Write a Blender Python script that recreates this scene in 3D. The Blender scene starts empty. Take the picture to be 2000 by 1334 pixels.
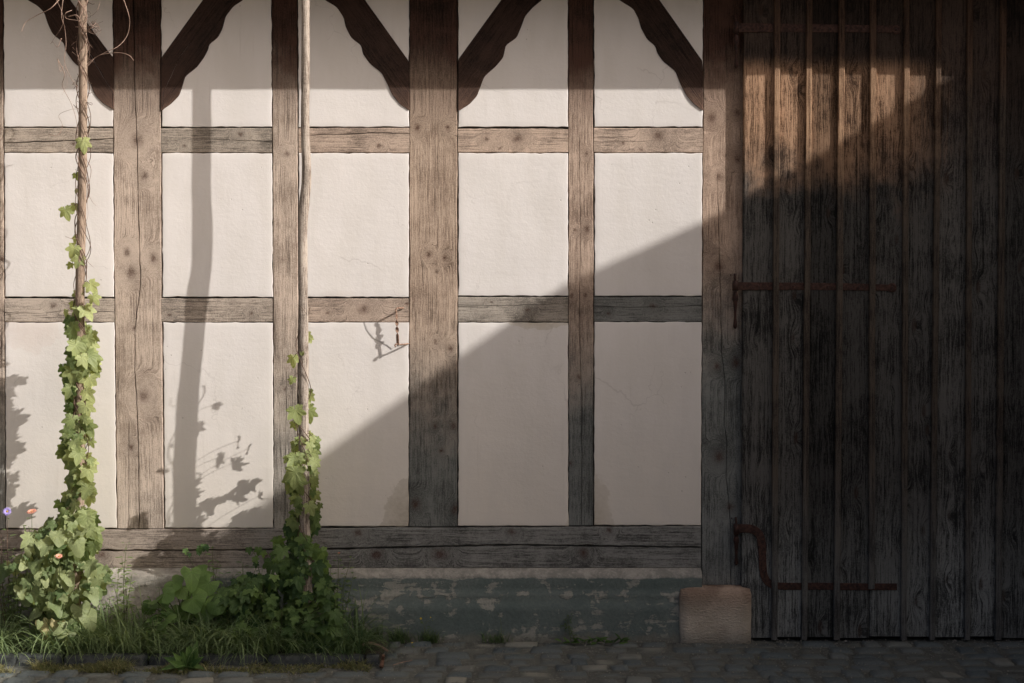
import bpy, bmesh, math, random
import numpy as np
from mathutils import Vector, Matrix, noise

S = bpy.context.scene
COL = S.collection
R = math.radians
rnd = random.Random(7)

# ------------------------------------------------------------------ camera
DIST = 8.0
FPX = 2857.0                      # focal length in pixels of the 2000 px wide photograph
PITCH = R(1.5)                    # looking slightly down
ZC = DIST * math.tan(PITCH + math.atan((1247 - 667) / FPX))
cam = bpy.data.cameras.new('camera')
cam_ob = bpy.data.objects.new('camera', cam)
COL.objects.link(cam_ob)
cam_ob.location = (0, -DIST, ZC)
cam_ob.rotation_euler = (R(90) - PITCH, 0, 0)
cam.sensor_width = 36
cam.lens = 36 * FPX / 2000
cam.clip_end = 500
S.camera = cam_ob

# ------------------------------------------------------------------ light
SX, SZ = 2.2, 1.5              # metres sideways and up per metre out from the wall
SUN = Vector((SX, -1.0, SZ)).normalized()      # towards the sun
EL = math.asin(SUN.z)
AZ = math.atan2(SUN.x, SUN.y)                     # clockwise from +Y
S.world = bpy.data.worlds.new('World')
S.world.use_nodes = True
wn = S.world.node_tree
bg = wn.nodes['Background']
sky = wn.nodes.new('ShaderNodeTexSky')
sky.sky_type = 'NISHITA'
sky.sun_disc = False
sky.sun_elevation = EL
sky.sun_rotation = AZ
sky.air_density = 0.4
sky.dust_density = 7.0
sky.ozone_density = 0.3
wn.links.new(sky.outputs[0], bg.inputs[0])
bg.inputs[1].default_value = 0.066
sl = bpy.data.lights.new('sun', 'SUN')
sl.energy = 2.62
sl.angle = R(0.5)
sl.color = (1.0, 0.97, 0.95)
sun_ob = bpy.data.objects.new('sun', sl)
COL.objects.link(sun_ob)
sun_ob.rotation_euler = (-SUN).to_track_quat('-Z', 'Y').to_euler()
sun_ob.location = SUN * 30
S.view_settings.view_transform = 'Standard'
S.view_settings.look = 'None'
S.view_settings.gamma = 1
S.view_settings.exposure = 0.88
S.render.resolution_x, S.render.resolution_y = 1024, 683


def P(px, py, d=0.0):
    """pixel of the 2000x1334 photograph -> point on the plane d metres in front of the wall"""
    a = (px - 1000) / FPX
    b = (667 - py) / FPX
    # camera space ray (a, b, -1) rotated by the pitch
    cy = math.cos(PITCH) + b * math.sin(PITCH)
    cz = b * math.cos(PITCH) - math.sin(PITCH)
    t = (DIST - d) / cy
    return Vector((a * t, -d, ZC + cz * t))


def GP(px, py, z=0.0):
    """pixel -> point on the ground plane at height z"""
    a = (px - 1000) / FPX
    b = (667 - py) / FPX
    cy = math.cos(PITCH) + b * math.sin(PITCH)
    cz = b * math.cos(PITCH) - math.sin(PITCH)
    t = (z - ZC) / cz
    return Vector((a * t, -DIST + cy * t, z))


# ------------------------------------------------------------------ objects
def tag(o, label=None, cat=None, group=None, kind=None):
    if label: o['label'] = label
    if cat: o['category'] = cat
    if group: o['group'] = group
    if kind: o['kind'] = kind
    return o


def thing(name, loc, label, cat, group=None):
    o = bpy.data.objects.new(name, None)
    COL.objects.link(o)
    o.location = loc
    o.empty_display_size = 0.1
    return tag(o, label, cat, group)


def mesh_obj(name, verts, faces, mat, parent=None, smooth=True, uv=None, tint=None, base=None):
    """verts are world coordinates; they are made local to the parent (or to base)"""
    off = Vector((0, 0, 0))
    if parent is not None:
        q = parent
        while q is not None:
            off += q.location
            q = q.parent
    elif base is not None:
        off = Vector(base)
    V = np.array([tuple(v) for v in verts], dtype=np.float64).reshape(-1, 3) - np.array(off)
    me = bpy.data.meshes.new(name)
    me.from_pydata(V.tolist(), [], [tuple(f) for f in faces])
    if uv is not None:
        lay = me.uv_layers.new(name='UVMap')
        uva = np.array(uv, dtype=np.float32)
        li = np.empty(len(me.loops), dtype=np.int32)
        me.loops.foreach_get('vertex_index', li)
        lay.data.foreach_set('uv', uva[li].ravel())
    if tint is not None:
        at = me.attributes.new('tint', 'FLOAT', 'POINT')
        at.data.foreach_set('value', np.array(tint, dtype=np.float32))
    if smooth:
        me.polygons.foreach_set('use_smooth', [True] * len(me.polygons))
    me.materials.append(mat)
    me.validate()
    me.update()
    o = bpy.data.objects.new(name, me)
    COL.objects.link(o)
    if parent is not None:
        o.parent = parent
    elif base is not None:
        o.location = off
    return o


def box_geo(x0, x1, y0, y1, z0, z1):
    v = [(x, y, z) for x in (x0, x1) for y in (y0, y1) for z in (z0, z1)]
    f = [(0, 1, 3, 2), (4, 6, 7, 5), (0, 4, 5, 1), (2, 3, 7, 6), (0, 2, 6, 4), (1, 5, 7, 3)]
    return v, f


class Geo:
    def __init__(s): s.v = []; s.f = []
    def add(s, v, f):
        n = len(s.v)
        s.v += [tuple(a) for a in v]
        s.f += [tuple(i + n for i in q) for q in f]
        return s
    def box(s, *a): return s.add(*box_geo(*a))


def tube_geo(pts, rad, n=8, cap=True):
    pts = [Vector(p) for p in pts]
    if not hasattr(rad, '__len__'): rad = [rad] * len(pts)
    v, f = [], []
    up = Vector((0.31, 0.9, 0.2)).normalized()
    for i, p in enumerate(pts):
        t = (pts[min(i + 1, len(pts) - 1)] - pts[max(i - 1, 0)])
        t = t.normalized() if t.length > 1e-9 else Vector((0, 0, 1))
        a = t.cross(up)
        if a.length < 1e-3: a = t.cross(Vector((1, 0, 0)))
        a.normalize(); b = t.cross(a).normalized()
        for k in range(n):
            th = 2 * math.pi * k / n
            v.append(p + (a * math.cos(th) + b * math.sin(th)) * rad[i])
    for i in range(len(pts) - 1):
        for k in range(n):
            f.append((i * n + k, i * n + (k + 1) % n, (i + 1) * n + (k + 1) % n, (i + 1) * n + k))
    if cap:
        f.append(tuple(range(n))[::-1]); m = (len(pts) - 1) * n
        f.append(tuple(range(m, m + n)))
    return v, f


def smooth_path(pts, k=6):
    """Catmull-Rom through pts"""
    pts = [Vector(p) for p in pts]
    q = [2 * pts[0] - pts[1]] + pts + [2 * pts[-1] - pts[-2]]
    out = []
    for i in range(1, len(q) - 2):
        for j in range(k):
            t = j / k
            out.append(0.5 * ((2 * q[i]) + (q[i + 1] - q[i - 1]) * t + (2 * q[i - 1] - 5 * q[i] + 4 * q[i + 1] - q[i + 2]) * t * t
                              + (3 * q[i] - q[i - 1] - 3 * q[i + 1] + q[i + 2]) * t ** 3))
    out.append(pts[-1])
    return out


def nz(x, y=0.0, z=0.0): return noise.noise(Vector((x, y, z)))


# ------------------------------------------------------------------ material helpers
class NT:
    def __init__(s, name):
        s.m = bpy.data.materials.new(name); s.m.use_nodes = True
        s.t = s.m.node_tree; s.n = s.t.nodes; s.l = s.t.links
        s.p = s.n['Principled BSDF']
        s.p.inputs['Roughness'].default_value = 0.85
        s.p.inputs['Specular IOR Level'].default_value = 0.25
    def link(s, a, b): s.l.new(a, b)
    def put(s, sock, v):
        if isinstance(v, bpy.types.NodeSocket): s.l.new(v, sock)
        else: sock.default_value = v
    def math(s, op, a, b=None, c=None, clamp=False):
        n = s.n.new('ShaderNodeMath'); n.operation = op; n.use_clamp = clamp
        s.put(n.inputs[0], a)
        if b is not None: s.put(n.inputs[1], b)
        if c is not None: s.put(n.inputs[2], c)
        return n.outputs[0]
    def comb(s, x, y, z=0.0):
        n = s.n.new('ShaderNodeCombineXYZ')
        s.put(n.inputs[0], x); s.put(n.inputs[1], y); s.put(n.inputs[2], z)
        return n.outputs[0]
    def obj(s):
        n = s.n.new('ShaderNodeTexCoord'); q = s.n.new('ShaderNodeSeparateXYZ')
        s.l.new(n.outputs['Object'], q.inputs[0])
        return n.outputs['Object'], q.outputs[0], q.outputs[1], q.outputs[2]
    def noise(s, vec, scale=1.0, detail=2.0, rough=0.5, dist=0.0):
        n = s.n.new('ShaderNodeTexNoise')
        n.inputs['Scale'].default_value = scale; n.inputs['Detail'].default_value = detail
        n.inputs['Roughness'].default_value = rough; n.inputs['Distortion'].default_value = dist
        s.l.new(vec, n.inputs['Vector']); return n.outputs['Fac']
    def vor(s, vec, scale=1.0, feature='F1', out='Distance', rand=1.0):
        n = s.n.new('ShaderNodeTexVoronoi'); n.feature = feature
        n.inputs['Scale'].default_value = scale; n.inputs['Randomness'].default_value = rand
        s.l.new(vec, n.inputs['Vector']); return n.outputs[out]
    def smooth(s, v, a, b, lo=0.0, hi=1.0):
        n = s.n.new('ShaderNodeMapRange'); n.interpolation_type = 'SMOOTHSTEP'
        s.put(n.inputs['Value'], v)
        n.inputs['From Min'].default_value = a; n.inputs['From Max'].default_value = b
        n.inputs['To Min'].default_value = lo; n.inputs['To Max'].default_value = hi
        return n.outputs['Result']
    def mix(s, f, a, b, mode='MIX'):
        n = s.n.new('ShaderNodeMix'); n.data_type = 'RGBA'; n.blend_type = mode
        def col(v): return v if isinstance(v, bpy.types.NodeSocket) else (v[0], v[1], v[2], 1)
        s.put(n.inputs[0], f); s.put(n.inputs[6], col(a)); s.put(n.inputs[7], col(b))
        return n.outputs[2]
    def scale_col(s, c, f):
        n = s.n.new('ShaderNodeVectorMath'); n.operation = 'SCALE'
        s.l.new(c, n.inputs[0]); s.put(n.inputs[3], f); return n.outputs[0]
    def bump(s, h, dist=0.003, strength=1.0, prev=None):
        n = s.n.new('ShaderNodeBump')
        n.inputs['Strength'].default_value = strength; n.inputs['Distance'].default_value = dist
        s.put(n.inputs['Height'], h)
        if prev is not None: s.l.new(prev, n.inputs['Normal'])
        s.l.new(n.outputs[0], s.p.inputs['Normal']); return n.outputs[0]
    def color(s, c): s.put(s.p.inputs['Base Color'], c if isinstance(c, bpy.types.NodeSocket) else (c[0], c[1], c[2], 1))


def knot_group():
    g = bpy.data.node_groups.new('knot', 'ShaderNodeTree')
    I = g.interface
    for nm in ('U', 'V', 'ku', 'kv', 'r', 'G', 'M'): I.new_socket(nm, in_out='INPUT', socket_type='NodeSocketFloat')
    for nm in ('G', 'M'): I.new_socket(nm, in_out='OUTPUT', socket_type='NodeSocketFloat')
    i = g.nodes.new('NodeGroupInput'); o = g.nodes.new('NodeGroupOutput')
    def M(op, a, b=None):
        n = g.nodes.new('ShaderNodeMath'); n.operation = op
        for k, v in enumerate((a, b)):
            if v is None: continue
            if isinstance(v, bpy.types.NodeSocket): g.links.new(v, n.inputs[k])
            else: n.inputs[k].default_value = v
        return n.outputs[0]
    du = M('SUBTRACT', i.outputs['U'], i.outputs['ku'])
    dv = M('MULTIPLY', M('SUBTRACT', i.outputs['V'], i.outputs['kv']), 0.8)
    rr = M('SQRT', M('ADD', M('MULTIPLY', du, du), M('MULTIPLY', dv, dv)))
    d = M('DIVIDE', rr, i.outputs['r'])
    w = M('EXPONENT', M('MULTIPLY', M('MULTIPLY', d, d), -0.55))
    sg = M('SUBTRACT', M('MULTIPLY', rr, 1.1), i.outputs['G'])
    g.links.new(M('ADD', i.outputs['G'], M('MULTIPLY', sg, w)), o.inputs['G'])
    core = M('EXPONENT', M('MULTIPLY', M('POWER', d, 3.0), -9.0))
    halo = M('EXPONENT', M('MULTIPLY', M('POWER', d, 3.0), -1.1))
    mk = M('ADD', M('MULTIPLY', core, 0.38), M('MULTIPLY', halo, 0.62))
    g.links.new(M('MAXIMUM', i.outputs['M'], mk), o.inputs['M'])
    return g


KNOT = knot_group()


def wood(name, along, knots=(), lo_l=(.37, .285, .225), lo_d=(.17, .125, .10), hi_l=(.085, .044, .031), hi_d=(.019, .013, .010),
         seed=0.0, island=False, fib=1.0, contrast=1.0, zr=(2.7, 3.3), greyz=None, ang=None, sun_patch=None, lit_end=None, kcol=(.07, .028, .017)):
    """weathered timber; along is the grain axis. knots = (u, v, r) metres in grain coordinates"""
    k = NT(name)
    oc, x, y, z = k.obj()
    if ang is not None:
        ca, sa = math.cos(ang), math.sin(ang)
        U = k.math('ADD', k.math('MULTIPLY', x, ca), k.math('MULTIPLY', z, sa))
        V = k.math('SUBTRACT', k.math('MULTIPLY', z, ca), k.math('MULTIPLY', x, sa))
    else:
        U, V = (x, z) if along == 'z' else (z, x)
    sd = seed
    if island:
        gn = k.n.new('ShaderNodeNewGeometry')
        isl = gn.outputs['Random Per Island']
        sd = k.math('MULTIPLY', isl, 37.0)
    low = k.noise(k.comb(k.math('MULTIPLY', U, 5.0), k.math('MULTIPLY', V, 1.1), sd), 1.0, 2.0)
    G = k.math('ADD', U, k.math('MULTIPLY', k.math('SUBTRACT', low, 0.5), 0.022))
    Mk = 0.0
    wv = k.noise(k.comb(k.math('MULTIPLY', x, 1.0), y, z), 34.0, 3.0, .6)
    Uk = k.math('ADD', U, k.math('MULTIPLY', k.math('SUBTRACT', wv, .5), .034))
    wv2 = k.noise(k.comb(z, x, y), 31.0, 3.0, .6)
    Vk = k.math('ADD', V, k.math('MULTIPLY', k.math('SUBTRACT', wv2, .5), .045))
    for (ku, kv, r) in knots:
        n = k.n.new('ShaderNodeGroup'); n.node_tree = KNOT
        k.put(n.inputs['U'], Uk); k.put(n.inputs['V'], Vk); n.inputs['ku'].default_value = ku
        n.inputs['kv'].default_value = kv; n.inputs['r'].default_value = r
        k.put(n.inputs['G'], G); k.put(n.inputs['M'], Mk)
        G, Mk = n.outputs['G'], n.outputs['M']
    if island:   # scattered small knots on boards
        vv = k.comb(k.math('MULTIPLY', U, 9.0), k.math('MULTIPLY', V, 3.4), sd)
        dd = k.vor(vv, 1.0)
        Mk = k.smooth(dd, 0.17, 0.07)
        G = k.math('ADD', G, k.math('MULTIPLY', k.smooth(dd, 0.42, 0.0), 0.035))
    y4 = k.math('MULTIPLY', y, 8.0)
    rings = k.noise(k.comb(k.math('MULTIPLY', G, 70.0), k.math('MULTIPLY', V, 1.0), sd), 1.0, 3.0, 0.65)
    fibre = k.noise(k.comb(k.math('MULTIPLY', G, 210.0), k.math('MULTIPLY', V, 16.0), y4), 1.0, 3.0, 0.7)
    streak = k.noise(k.comb(k.math('MULTIPLY', G, 120.0), k.math('MULTIPLY', V, 2.6), sd), 1.0, 3.0, 0.65)
    grit = k.noise(oc, 130.0, 4.0, 0.8)
    blot = k.noise(oc, 4.0, 4.0, 0.65)
    c = k.math('ADD', k.math('MULTIPLY', rings, 0.5 * contrast), k.math('MULTIPLY', fibre, 0.85 * fib * contrast))
    c = k.math('ADD', c, k.math('MULTIPLY', streak, 0.55 * contrast))
    c = k.math('ADD', c, k.math('MULTIPLY', grit, 0.95))
    mean = 0.5 * (0.5 * contrast + 0.85 * fib * contrast + 0.55 * contrast + 0.95)
    c = k.math('ADD', k.math('SUBTRACT', c, mean), k.math('MULTIPLY', k.math('SUBTRACT', blot, 0.5), 1.1))
    f = k.smooth(c, -0.34, 0.26)
    zz = k.math('ADD', z, k.math('MULTIPLY', k.math('SUBTRACT', blot, 0.5), 0.7))
    hz = k.smooth(zz, zr[0], zr[1])  # brown top under the eave, also darkened in colour to deepen its shade
    lo = k.mix(f, lo_d, lo_l); hi = k.mix(f, hi_d, hi_l)
    if greyz is not None:      # greyer towards the ground: rain splash, plus shade painted into the shaded posts
        gz = k.smooth(zz, greyz[1], greyz[0])
        lo = k.mix(gz, lo, k.mix(f, greyz[3], greyz[2]))
    col = k.mix(hz, lo, hi)
    if sun_patch is not None:       # (x0, x1, colour): stretch painted brighter to boost the sunlit patch
        wx = k.smooth(k.math('ADD', x, k.math('MULTIPLY', k.math('SUBTRACT', streak, .5), .5)), sun_patch[0], sun_patch[1]); wz = k.math('MULTIPLY', k.math('MULTIPLY', k.smooth(zz, 2.36, 2.82), k.smooth(k.math('ADD', z, k.math('MULTIPLY', k.math('SUBTRACT', streak, .5), .12)), 3.19, 3.08)), wx)
        col = k.mix(wz, col, k.mix(f, sun_patch[3], sun_patch[2]))
    if lit_end is not None:  # sunlit end of the beam: its light is painted into the colour
        col = k.mix(k.smooth(k.math('ADD', x, k.math('MULTIPLY', k.math('SUBTRACT', blot, .5), .8)), lit_end[0], lit_end[1]), col, k.mix(f, lit_end[3], lit_end[2]))
    if island:
        col = k.scale_col(col, k.smooth(isl, 0.0, 1.0, 0.6, 1.6))
    if Mk != 0.0:
        km = k.math('MULTIPLY', Mk, k.smooth(k.math('ADD', k.math('MULTIPLY', fibre, .6), k.math('MULTIPLY', grit, .5)), 0.38, 0.66, 1.0, 0.55))
        col = k.mix(km, col, kcol)
    # dark open pores / checks
    chk = k.math('MULTIPLY', k.smooth(streak, 0.43, 0.34), 0.6)
    col = k.mix(chk, col, k.scale_col(col, 0.35))
    k.color(col)
    k.p.inputs['Roughness'].default_value = 0.9
    k.p.inputs['Specular IOR Level'].default_value = 0.15
    h = k.math('ADD', k.math('MULTIPLY', fibre, 0.5), k.math('ADD', k.math('MULTIPLY', streak, 0.7), k.math('MULTIPLY', grit, 0.35)))
    if Mk != 0.0: h = k.math('SUBTRACT', h, k.math('MULTIPLY', Mk, 0.3))
    k.bump(h, 0.0035, 1.0)
    return k.m


def plaster_mat(name='lime_plaster', stains=()):
    k = NT(name)
    oc, x, y, z = k.obj()
    b = k.noise(oc, 2.2, 4.0, 0.6)
    b2 = k.noise(k.comb(k.math('MULTIPLY', x, 7.0), y, k.math('MULTIPLY', z, 2.4)), 1.0, 3.0, .6)
    f = k.noise(oc, 55.0, 4.0, 0.65)
    low = k.smooth(k.math('ADD', z, k.math('MULTIPLY', b, .8)), 2.2, 0.9)
    col = k.mix(low, (.80, .75, .70), (.78, .71, .615))
    col = k.mix(k.smooth(b2, .38, .68, 0, .34), col, (.69, .64, .57))
    col = k.mix(k.smooth(f, .62, .8, 0, .25), col, (.62, .56, .5))
    b3 = k.noise(oc, .9, 3.0, .6)
    col = k.mix(k.smooth(b3, .45, .7, 0, .16), col, (.66, .62, .57))
    run = k.noise(k.comb(k.math('MULTIPLY', x, 30.0), y, k.math('MULTIPLY', z, 1.6)), 1.0, 4.0, .7)
    col = k.mix(k.math('MULTIPLY', k.smooth(run, .56, .72, 0, .22), k.smooth(b, .4, .6)), col, (.55, .49, .42))
    wx_ = k.noise(oc, 3.0, 4.0, .7)
    cv = k.comb(k.math('ADD', x, k.math('MULTIPLY', wx_, .35)), y, k.math('ADD', z, k.math('MULTIPLY', b, .35)))
    crk = k.math('MULTIPLY', k.smooth(k.vor(cv, 1.7, 'DISTANCE_TO_EDGE'), .005, .0015), k.smooth(k.noise(oc, 1.9, 2.0), .52, .6))
    col = k.mix(k.math('MULTIPLY', crk, .2), col, (.33, .28, .24))
    pit = k.vor(oc, 24.0)
    pm = k.math('MULTIPLY', k.smooth(pit, 0.12, 0.06), k.smooth(k.noise(oc, 6.0, 1.0), .58, .66))
    col = k.mix(k.math('MULTIPLY', pm, .45), col, (.3, .25, .2))
    for (sx, sz, rx, rz, c, amt) in stains:
        dx = k.math('DIVIDE', k.math('SUBTRACT', x, sx), rx); dz = k.math('DIVIDE', k.math('SUBTRACT', z, sz), rz)
        dd = k.math('SQRT', k.math('ADD', k.math('MULTIPLY', dx, dx), k.math('MULTIPLY', dz, dz)))
        dd = k.math('ADD', dd, k.math('MULTIPLY', k.math('SUBTRACT', k.noise(oc, 14.0, 4.0, .6), .5), .9))
        m = k.math('ADD', k.math('MULTIPLY', k.smooth(dd, 1.02, .93), .55), k.math('MULTIPLY', k.smooth(dd, 1.0, .3), .45))
        rim = m
        m2 = k.math('MULTIPLY', rim, k.smooth(f, .3, .7, amt * .7, amt))
        col = k.mix(m2, col, c)
    k.color(col)
    tro = k.noise(k.comb(k.math('MULTIPLY', x, 9.0), y, k.math('MULTIPLY', z, 26.0)), 1.0, 4.0, 0.6)
    n1 = k.bump(tro, 0.003, 0.3)
    k.bump(k.math('ADD', f, k.math('MULTIPLY', pm, -.8)), 0.0016, 0.6, n1)
    return k.m


def rust_mat(name, c1=(.085, .042, .030), c2=(.035, .019, .015)):
    k = NT(name)
    oc, x, y, z = k.obj()
    f = k.noise(oc, 60.0, 4.0, .65)
    k.color(k.mix(k.smooth(f, .35, .65), c2, c1))
    k.p.inputs['Metallic'].default_value = 0.15
    k.p.inputs['Roughness'].default_value = 0.7
    k.bump(f, 0.001, 0.6)
    return k.m


def leaf_mat(name, a, b, young=None, trans=0.38):
    k = NT(name)
    at = k.n.new('ShaderNodeAttribute'); at.attribute_name = 'tint'
    uv = k.n.new('ShaderNodeUVMap')
    q = k.n.new('ShaderNodeSeparateXYZ'); k.l.new(uv.outputs[0], q.inputs[0])
    u, v = q.outputs[0], q.outputs[1]
    col = k.mix(at.outputs['Fac'], a, b)
    # veins: fan out of the petiole (uv origin)
    angv = k.math('ARCTAN2', u, v)
    rad = k.math('SQRT', k.math('ADD', k.math('MULTIPLY', u, u), k.math('MULTIPLY', v, v)))
    t = k.math('ABSOLUTE', k.math('SUBTRACT', k.math('FRACT', k.math('ADD', k.math('DIVIDE', angv, 0.62), 0.5)), 0.5))
    main = k.smooth(k.math('MULTIPLY', t, rad), 0.035, 0.008)
    side = k.math('ABSOLUTE', k.math('SUBTRACT', k.math('FRACT', k.math('MULTIPLY', k.math('ADD', rad, k.math('MULTIPLY', t, -.6)), 6.5)), .5))
    sv = k.smooth(side, .09, .02)
    vein = k.math('MAXIMUM', main, k.math('MULTIPLY', sv, .45))
    oc, x, y, z = k.obj()
    nb = k.noise(oc, 70.0, 3.0, .6)
    col = k.mix(k.math('MULTIPLY', vein, .35), col, k.scale_col(col, 1.7))
    col = k.mix(k.smooth(nb, .4, .75, 0, .35), col, k.scale_col(col, .65))
    k.color(col)
    k.p.inputs['Roughness'].default_value = 0.5
    k.p.inputs['Specular IOR Level'].default_value = 0.4
    k.bump(k.math('SUBTRACT', k.math('MULTIPLY', nb, .5), vein), 0.0025, 0.6)
    tr = k.n.new('ShaderNodeBsdfTranslucent'); mx = k.n.new('ShaderNodeMixShader')
    tc = k.mix(1.0, col, (1.4, 1.35, .7), 'MULTIPLY')
    k.l.new(tc, tr.inputs['Color'])
    out = k.n['Material Output']
    k.l.new(k.p.outputs[0], mx.inputs[1]); k.l.new(tr.outputs[0], mx.inputs[2]); mx.inputs[0].default_value = trans
    k.l.new(mx.outputs[0], out.inputs[0])
    return k.m


def plain_mat(name, c, c2=None, rough=.8, sc=60.0):
    k = NT(name)
    oc, x, y, z = k.obj()
    f = k.noise(oc, sc, 4.0, .6)
    k.color(k.mix(k.smooth(f, .3, .7), c, c2 or tuple(a * .6 for a in c)))
    k.p.inputs['Roughness'].default_value = rough
    k.bump(f, 0.002, .6)
    return k.m


# ------------------------------------------------------------------ the barn
barn = thing('timber_framed_barn', (0, 0, 0), 'half-timbered barn wall with white plaster panels, weathered beams and a dark plank gate', 'building')


def interp(tab, v):
    if not hasattr(tab, '__len__'): return tab
    if v <= tab[0][0]: return tab[0][1]
    for (a, x0), (b, x1) in zip(tab, tab[1:]):
        if v <= b: return x0 + (x1 - x0) * (v - a) / (b - a)
    return tab[-1][1]


def smooth_tab(tab, lo, hi, step=3, rad=4):
    v = np.arange(lo, hi + step, step)
    raw = np.array([np.mean([interp(tab, q + o) for o in range(-rad, rad + 1, 2)]) for q in v])
    return list(zip(v.tolist(), raw.tolist()))


def beam(name, s0, s1, lo, hi, horiz, mat, cracks=(), front=0.0, thick=0.16, step=6.0, wob=0.8, seed=0.0, parent=None, label=None, bev=1.3, ends=True):
    """s runs along the beam in pixels, lo/hi(s) are the two long edges in pixels.
    cracks: (s_start, s_end, [(s, t)...], half width px, depth m)"""
    n = max(2, int(round((s1 - s0) / step)))
    ss = [s0 + (s1 - s0) * i / n for i in range(n + 1)]
    cr = sorted(cracks, key=lambda c: c[2][0][1])
    rows = []
    for s in ss:
        a, b = interp(lo, s), interp(hi, s)
        a += wob * (1.6 * nz(s * .011, seed) + .8 * nz(s * .09, seed + 5)); b += wob * (1.6 * nz(s * .011, seed + 9) + .8 * nz(s * .09, seed + 14))
        if b - a < 4 * bev: mid = (a + b) / 2; a, b = mid - 2 * bev, mid + 2 * bev
        anch = [(a + bev, 0.0)]
        for (c0, c1, path, hw, dd) in cr:
            am = min(1.0, max(0.0, (s - c0) / 45.0)) * min(1.0, max(0.0, (c1 - s) / 45.0))
            if c0 <= s0: am = min(1.0, max(0.0, (c1 - s) / 45.0))
            if c1 >= s1: am = min(am if c0 <= s0 else 1.0, 1.0) if c0 <= s0 else min(1.0, max(0.0, (s - c0) / 45.0))
            am = max(0.0, am) * (0.75 + 0.5 * nz(s * .03, seed + 30))
            c = interp(path, s) + 1.2 * nz(s * .05, seed + 20) + .5 * nz(s * .21, seed + 21)
            w = max(hw * am, 0.05)
            c = min(max(c, a + bev + w + .2), b - bev - w - .2)
            anch += [(c - w, 0.0), (c, dd * am), (c + w, 0.0)]
        anch.append((b - bev, 0.0))
        cols = [(a, thick), (a, 0.004), anch[0]]
        for k in range(len(anch) - 1):
            (p, dp), (q, dq) = anch[k], anch[k + 1]
            plain = dp == 0.0 and dq == 0.0
            m = 3 if (plain and not cr) or (k % 3 == 0) else 1
            for j in range(1, m): cols.append((p + (q - p) * j / m, 0.0))
            cols.append(anch[k + 1])
        cols += [(b, 0.004), (b, thick)]
        rows.append((s, cols))
    nc = len(rows[0][1])
    V, F = [], []
    for (s, cols) in rows:
        for j, (t, dep) in enumerate(cols):
            und = 0.0 if dep > 0.01 else 0.0012 * nz(s * .02, t * .05, seed)
            d = -(dep + und) + front
            p = (s, t) if horiz else (t, s)
            V.append(P(p[0], p[1], d) if dep < thick else P(p[0], p[1], 0) + Vector((0, thick, 0)))
    for i in range(len(rows) - 1):
        for j in range(nc - 1):
            q = (i * nc + j, i * nc + j + 1, (i + 1) * nc + j + 1, (i + 1) * nc + j)
            F.append(q)
    if ends:
        F.append(tuple(range(nc))); m = (len(rows) - 1) * nc
        F.append(tuple(range(m, m + nc)))
    o = mesh_obj(name, V, F, mat, parent or barn, smooth=False)
    if label: o['label'] = label
    return o


def kn(lst, along):
    out = []
    for (px, py, r) in lst:
        p = P(px, py)
        out.append((p.x, p.z, r * .0024) if along == 'z' else (p.z, p.x, r * .0024))
    return out


GREYZ = (0.9, 1.9, (.34, .32, .28), (.12, .112, .098))
TOPY = -150
sand = dict(lo_l=(.62, .50, .40), lo_d=(.25, .19, .145))
# posts
beam('post', TOPY, 1032, [(0, -85), (1033, -80)], [(0, 5), (1033, 10)], False,
     wood('post_edge_wood', 'z', kn([(4, 505, 8)], 'z'), seed=1.0, greyz=GREYZ, **sand), seed=1)
beam('post', TOPY, 1032, [(0, 221), (500, 223), (1033, 229)], [(0, 313), (500, 315), (1033, 320)], False,
     wood('post_knotty_wood', 'z', kn([(267, 275, 15), (282, 343, 9), (248, 492, 9), (256, 532, 12), (300, 505, 11), (280, 773, 17), (256, 872, 7), (262, 640, 4)], 'z'),
          seed=2.0, greyz=(0.2, 1.2, (.66, .56, .46), (.27, .22, .175)), **sand),
     cracks=[(-200, 2000, [(0, 261), (168, 263), (288, 268), (432, 271), (552, 275), (640, 264), (718, 263), (796, 268), (900, 271), (1030, 272)], 1.3, .02),
             (800, 2000, [(800, 252), (1030, 251)], .8, .012)], seed=2, label='wide knotty post with a long crack down its middle')
beam('post', TOPY, 1032, [(0, 531), (600, 534), (1033, 535)], [(0, 580), (600, 582), (1033, 578)], False,
     wood('post_slim_wood', 'z', kn([(560, 300, 7), (556, 760, 5)], 'z'), seed=3.0, greyz=(0.7, 2.0, (.44, .40, .34), (.15, .135, .115)), **sand),
     cracks=[(700, 1200, [(700, 560), (1030, 556)], .7, .01)], seed=3)
beam('post', TOPY, 1028, [(0, 800), (1033, 799)], [(0, 893), (1033, 893)], False,
     wood('post_brown_wood', 'z', kn([(838, 497, 8), (869, 503, 7), (815, 250, 9), (875, 250, 8), (853, 530, 4), (850, 667, 6), (880, 680, 9),
                                     (850, 832, 6), (885, 832, 9), (862, 880, 6), (812, 985, 13), (888, 995, 10)], 'z'),
          seed=4.0, greyz=(0.9, 1.9, (.215, .22, .20), (.06, .062, .056)), lo_l=(.53, .405, .305), lo_d=(.20, .14, .10)),
     cracks=[(300, 620, [(300, 857), (600, 852)], .35, .006), (560, 1100, [(560, 872), (1030, 868)], .35, .006)], seed=4,
     label='wide post in the middle of the wall, brown above and grey below')
beam('post', TOPY, 1026, [(0, 1110), (1033, 1111)], [(0, 1158), (500, 1159), (1033, 1158)], False,
     wood('post_thin_wood', 'z', kn([(1144, 300, 6), (1123, 450, 5), (1147, 447, 8), (1117, 578, 5), (1143, 577, 6), (1130, 735, 6), (1114, 905, 6)], 'z'),
          seed=5.0, greyz=(1.1, 2.0, (.215, .222, .205), (.06, .062, .057)), lo_l=(.57, .43, .33), lo_d=(.22, .155, .115)),
     cracks=[(240, 2000, [(240, 1131), (450, 1134), (640, 1131), (800, 1137), (1030, 1136)], .8, .012)], seed=5)
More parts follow.
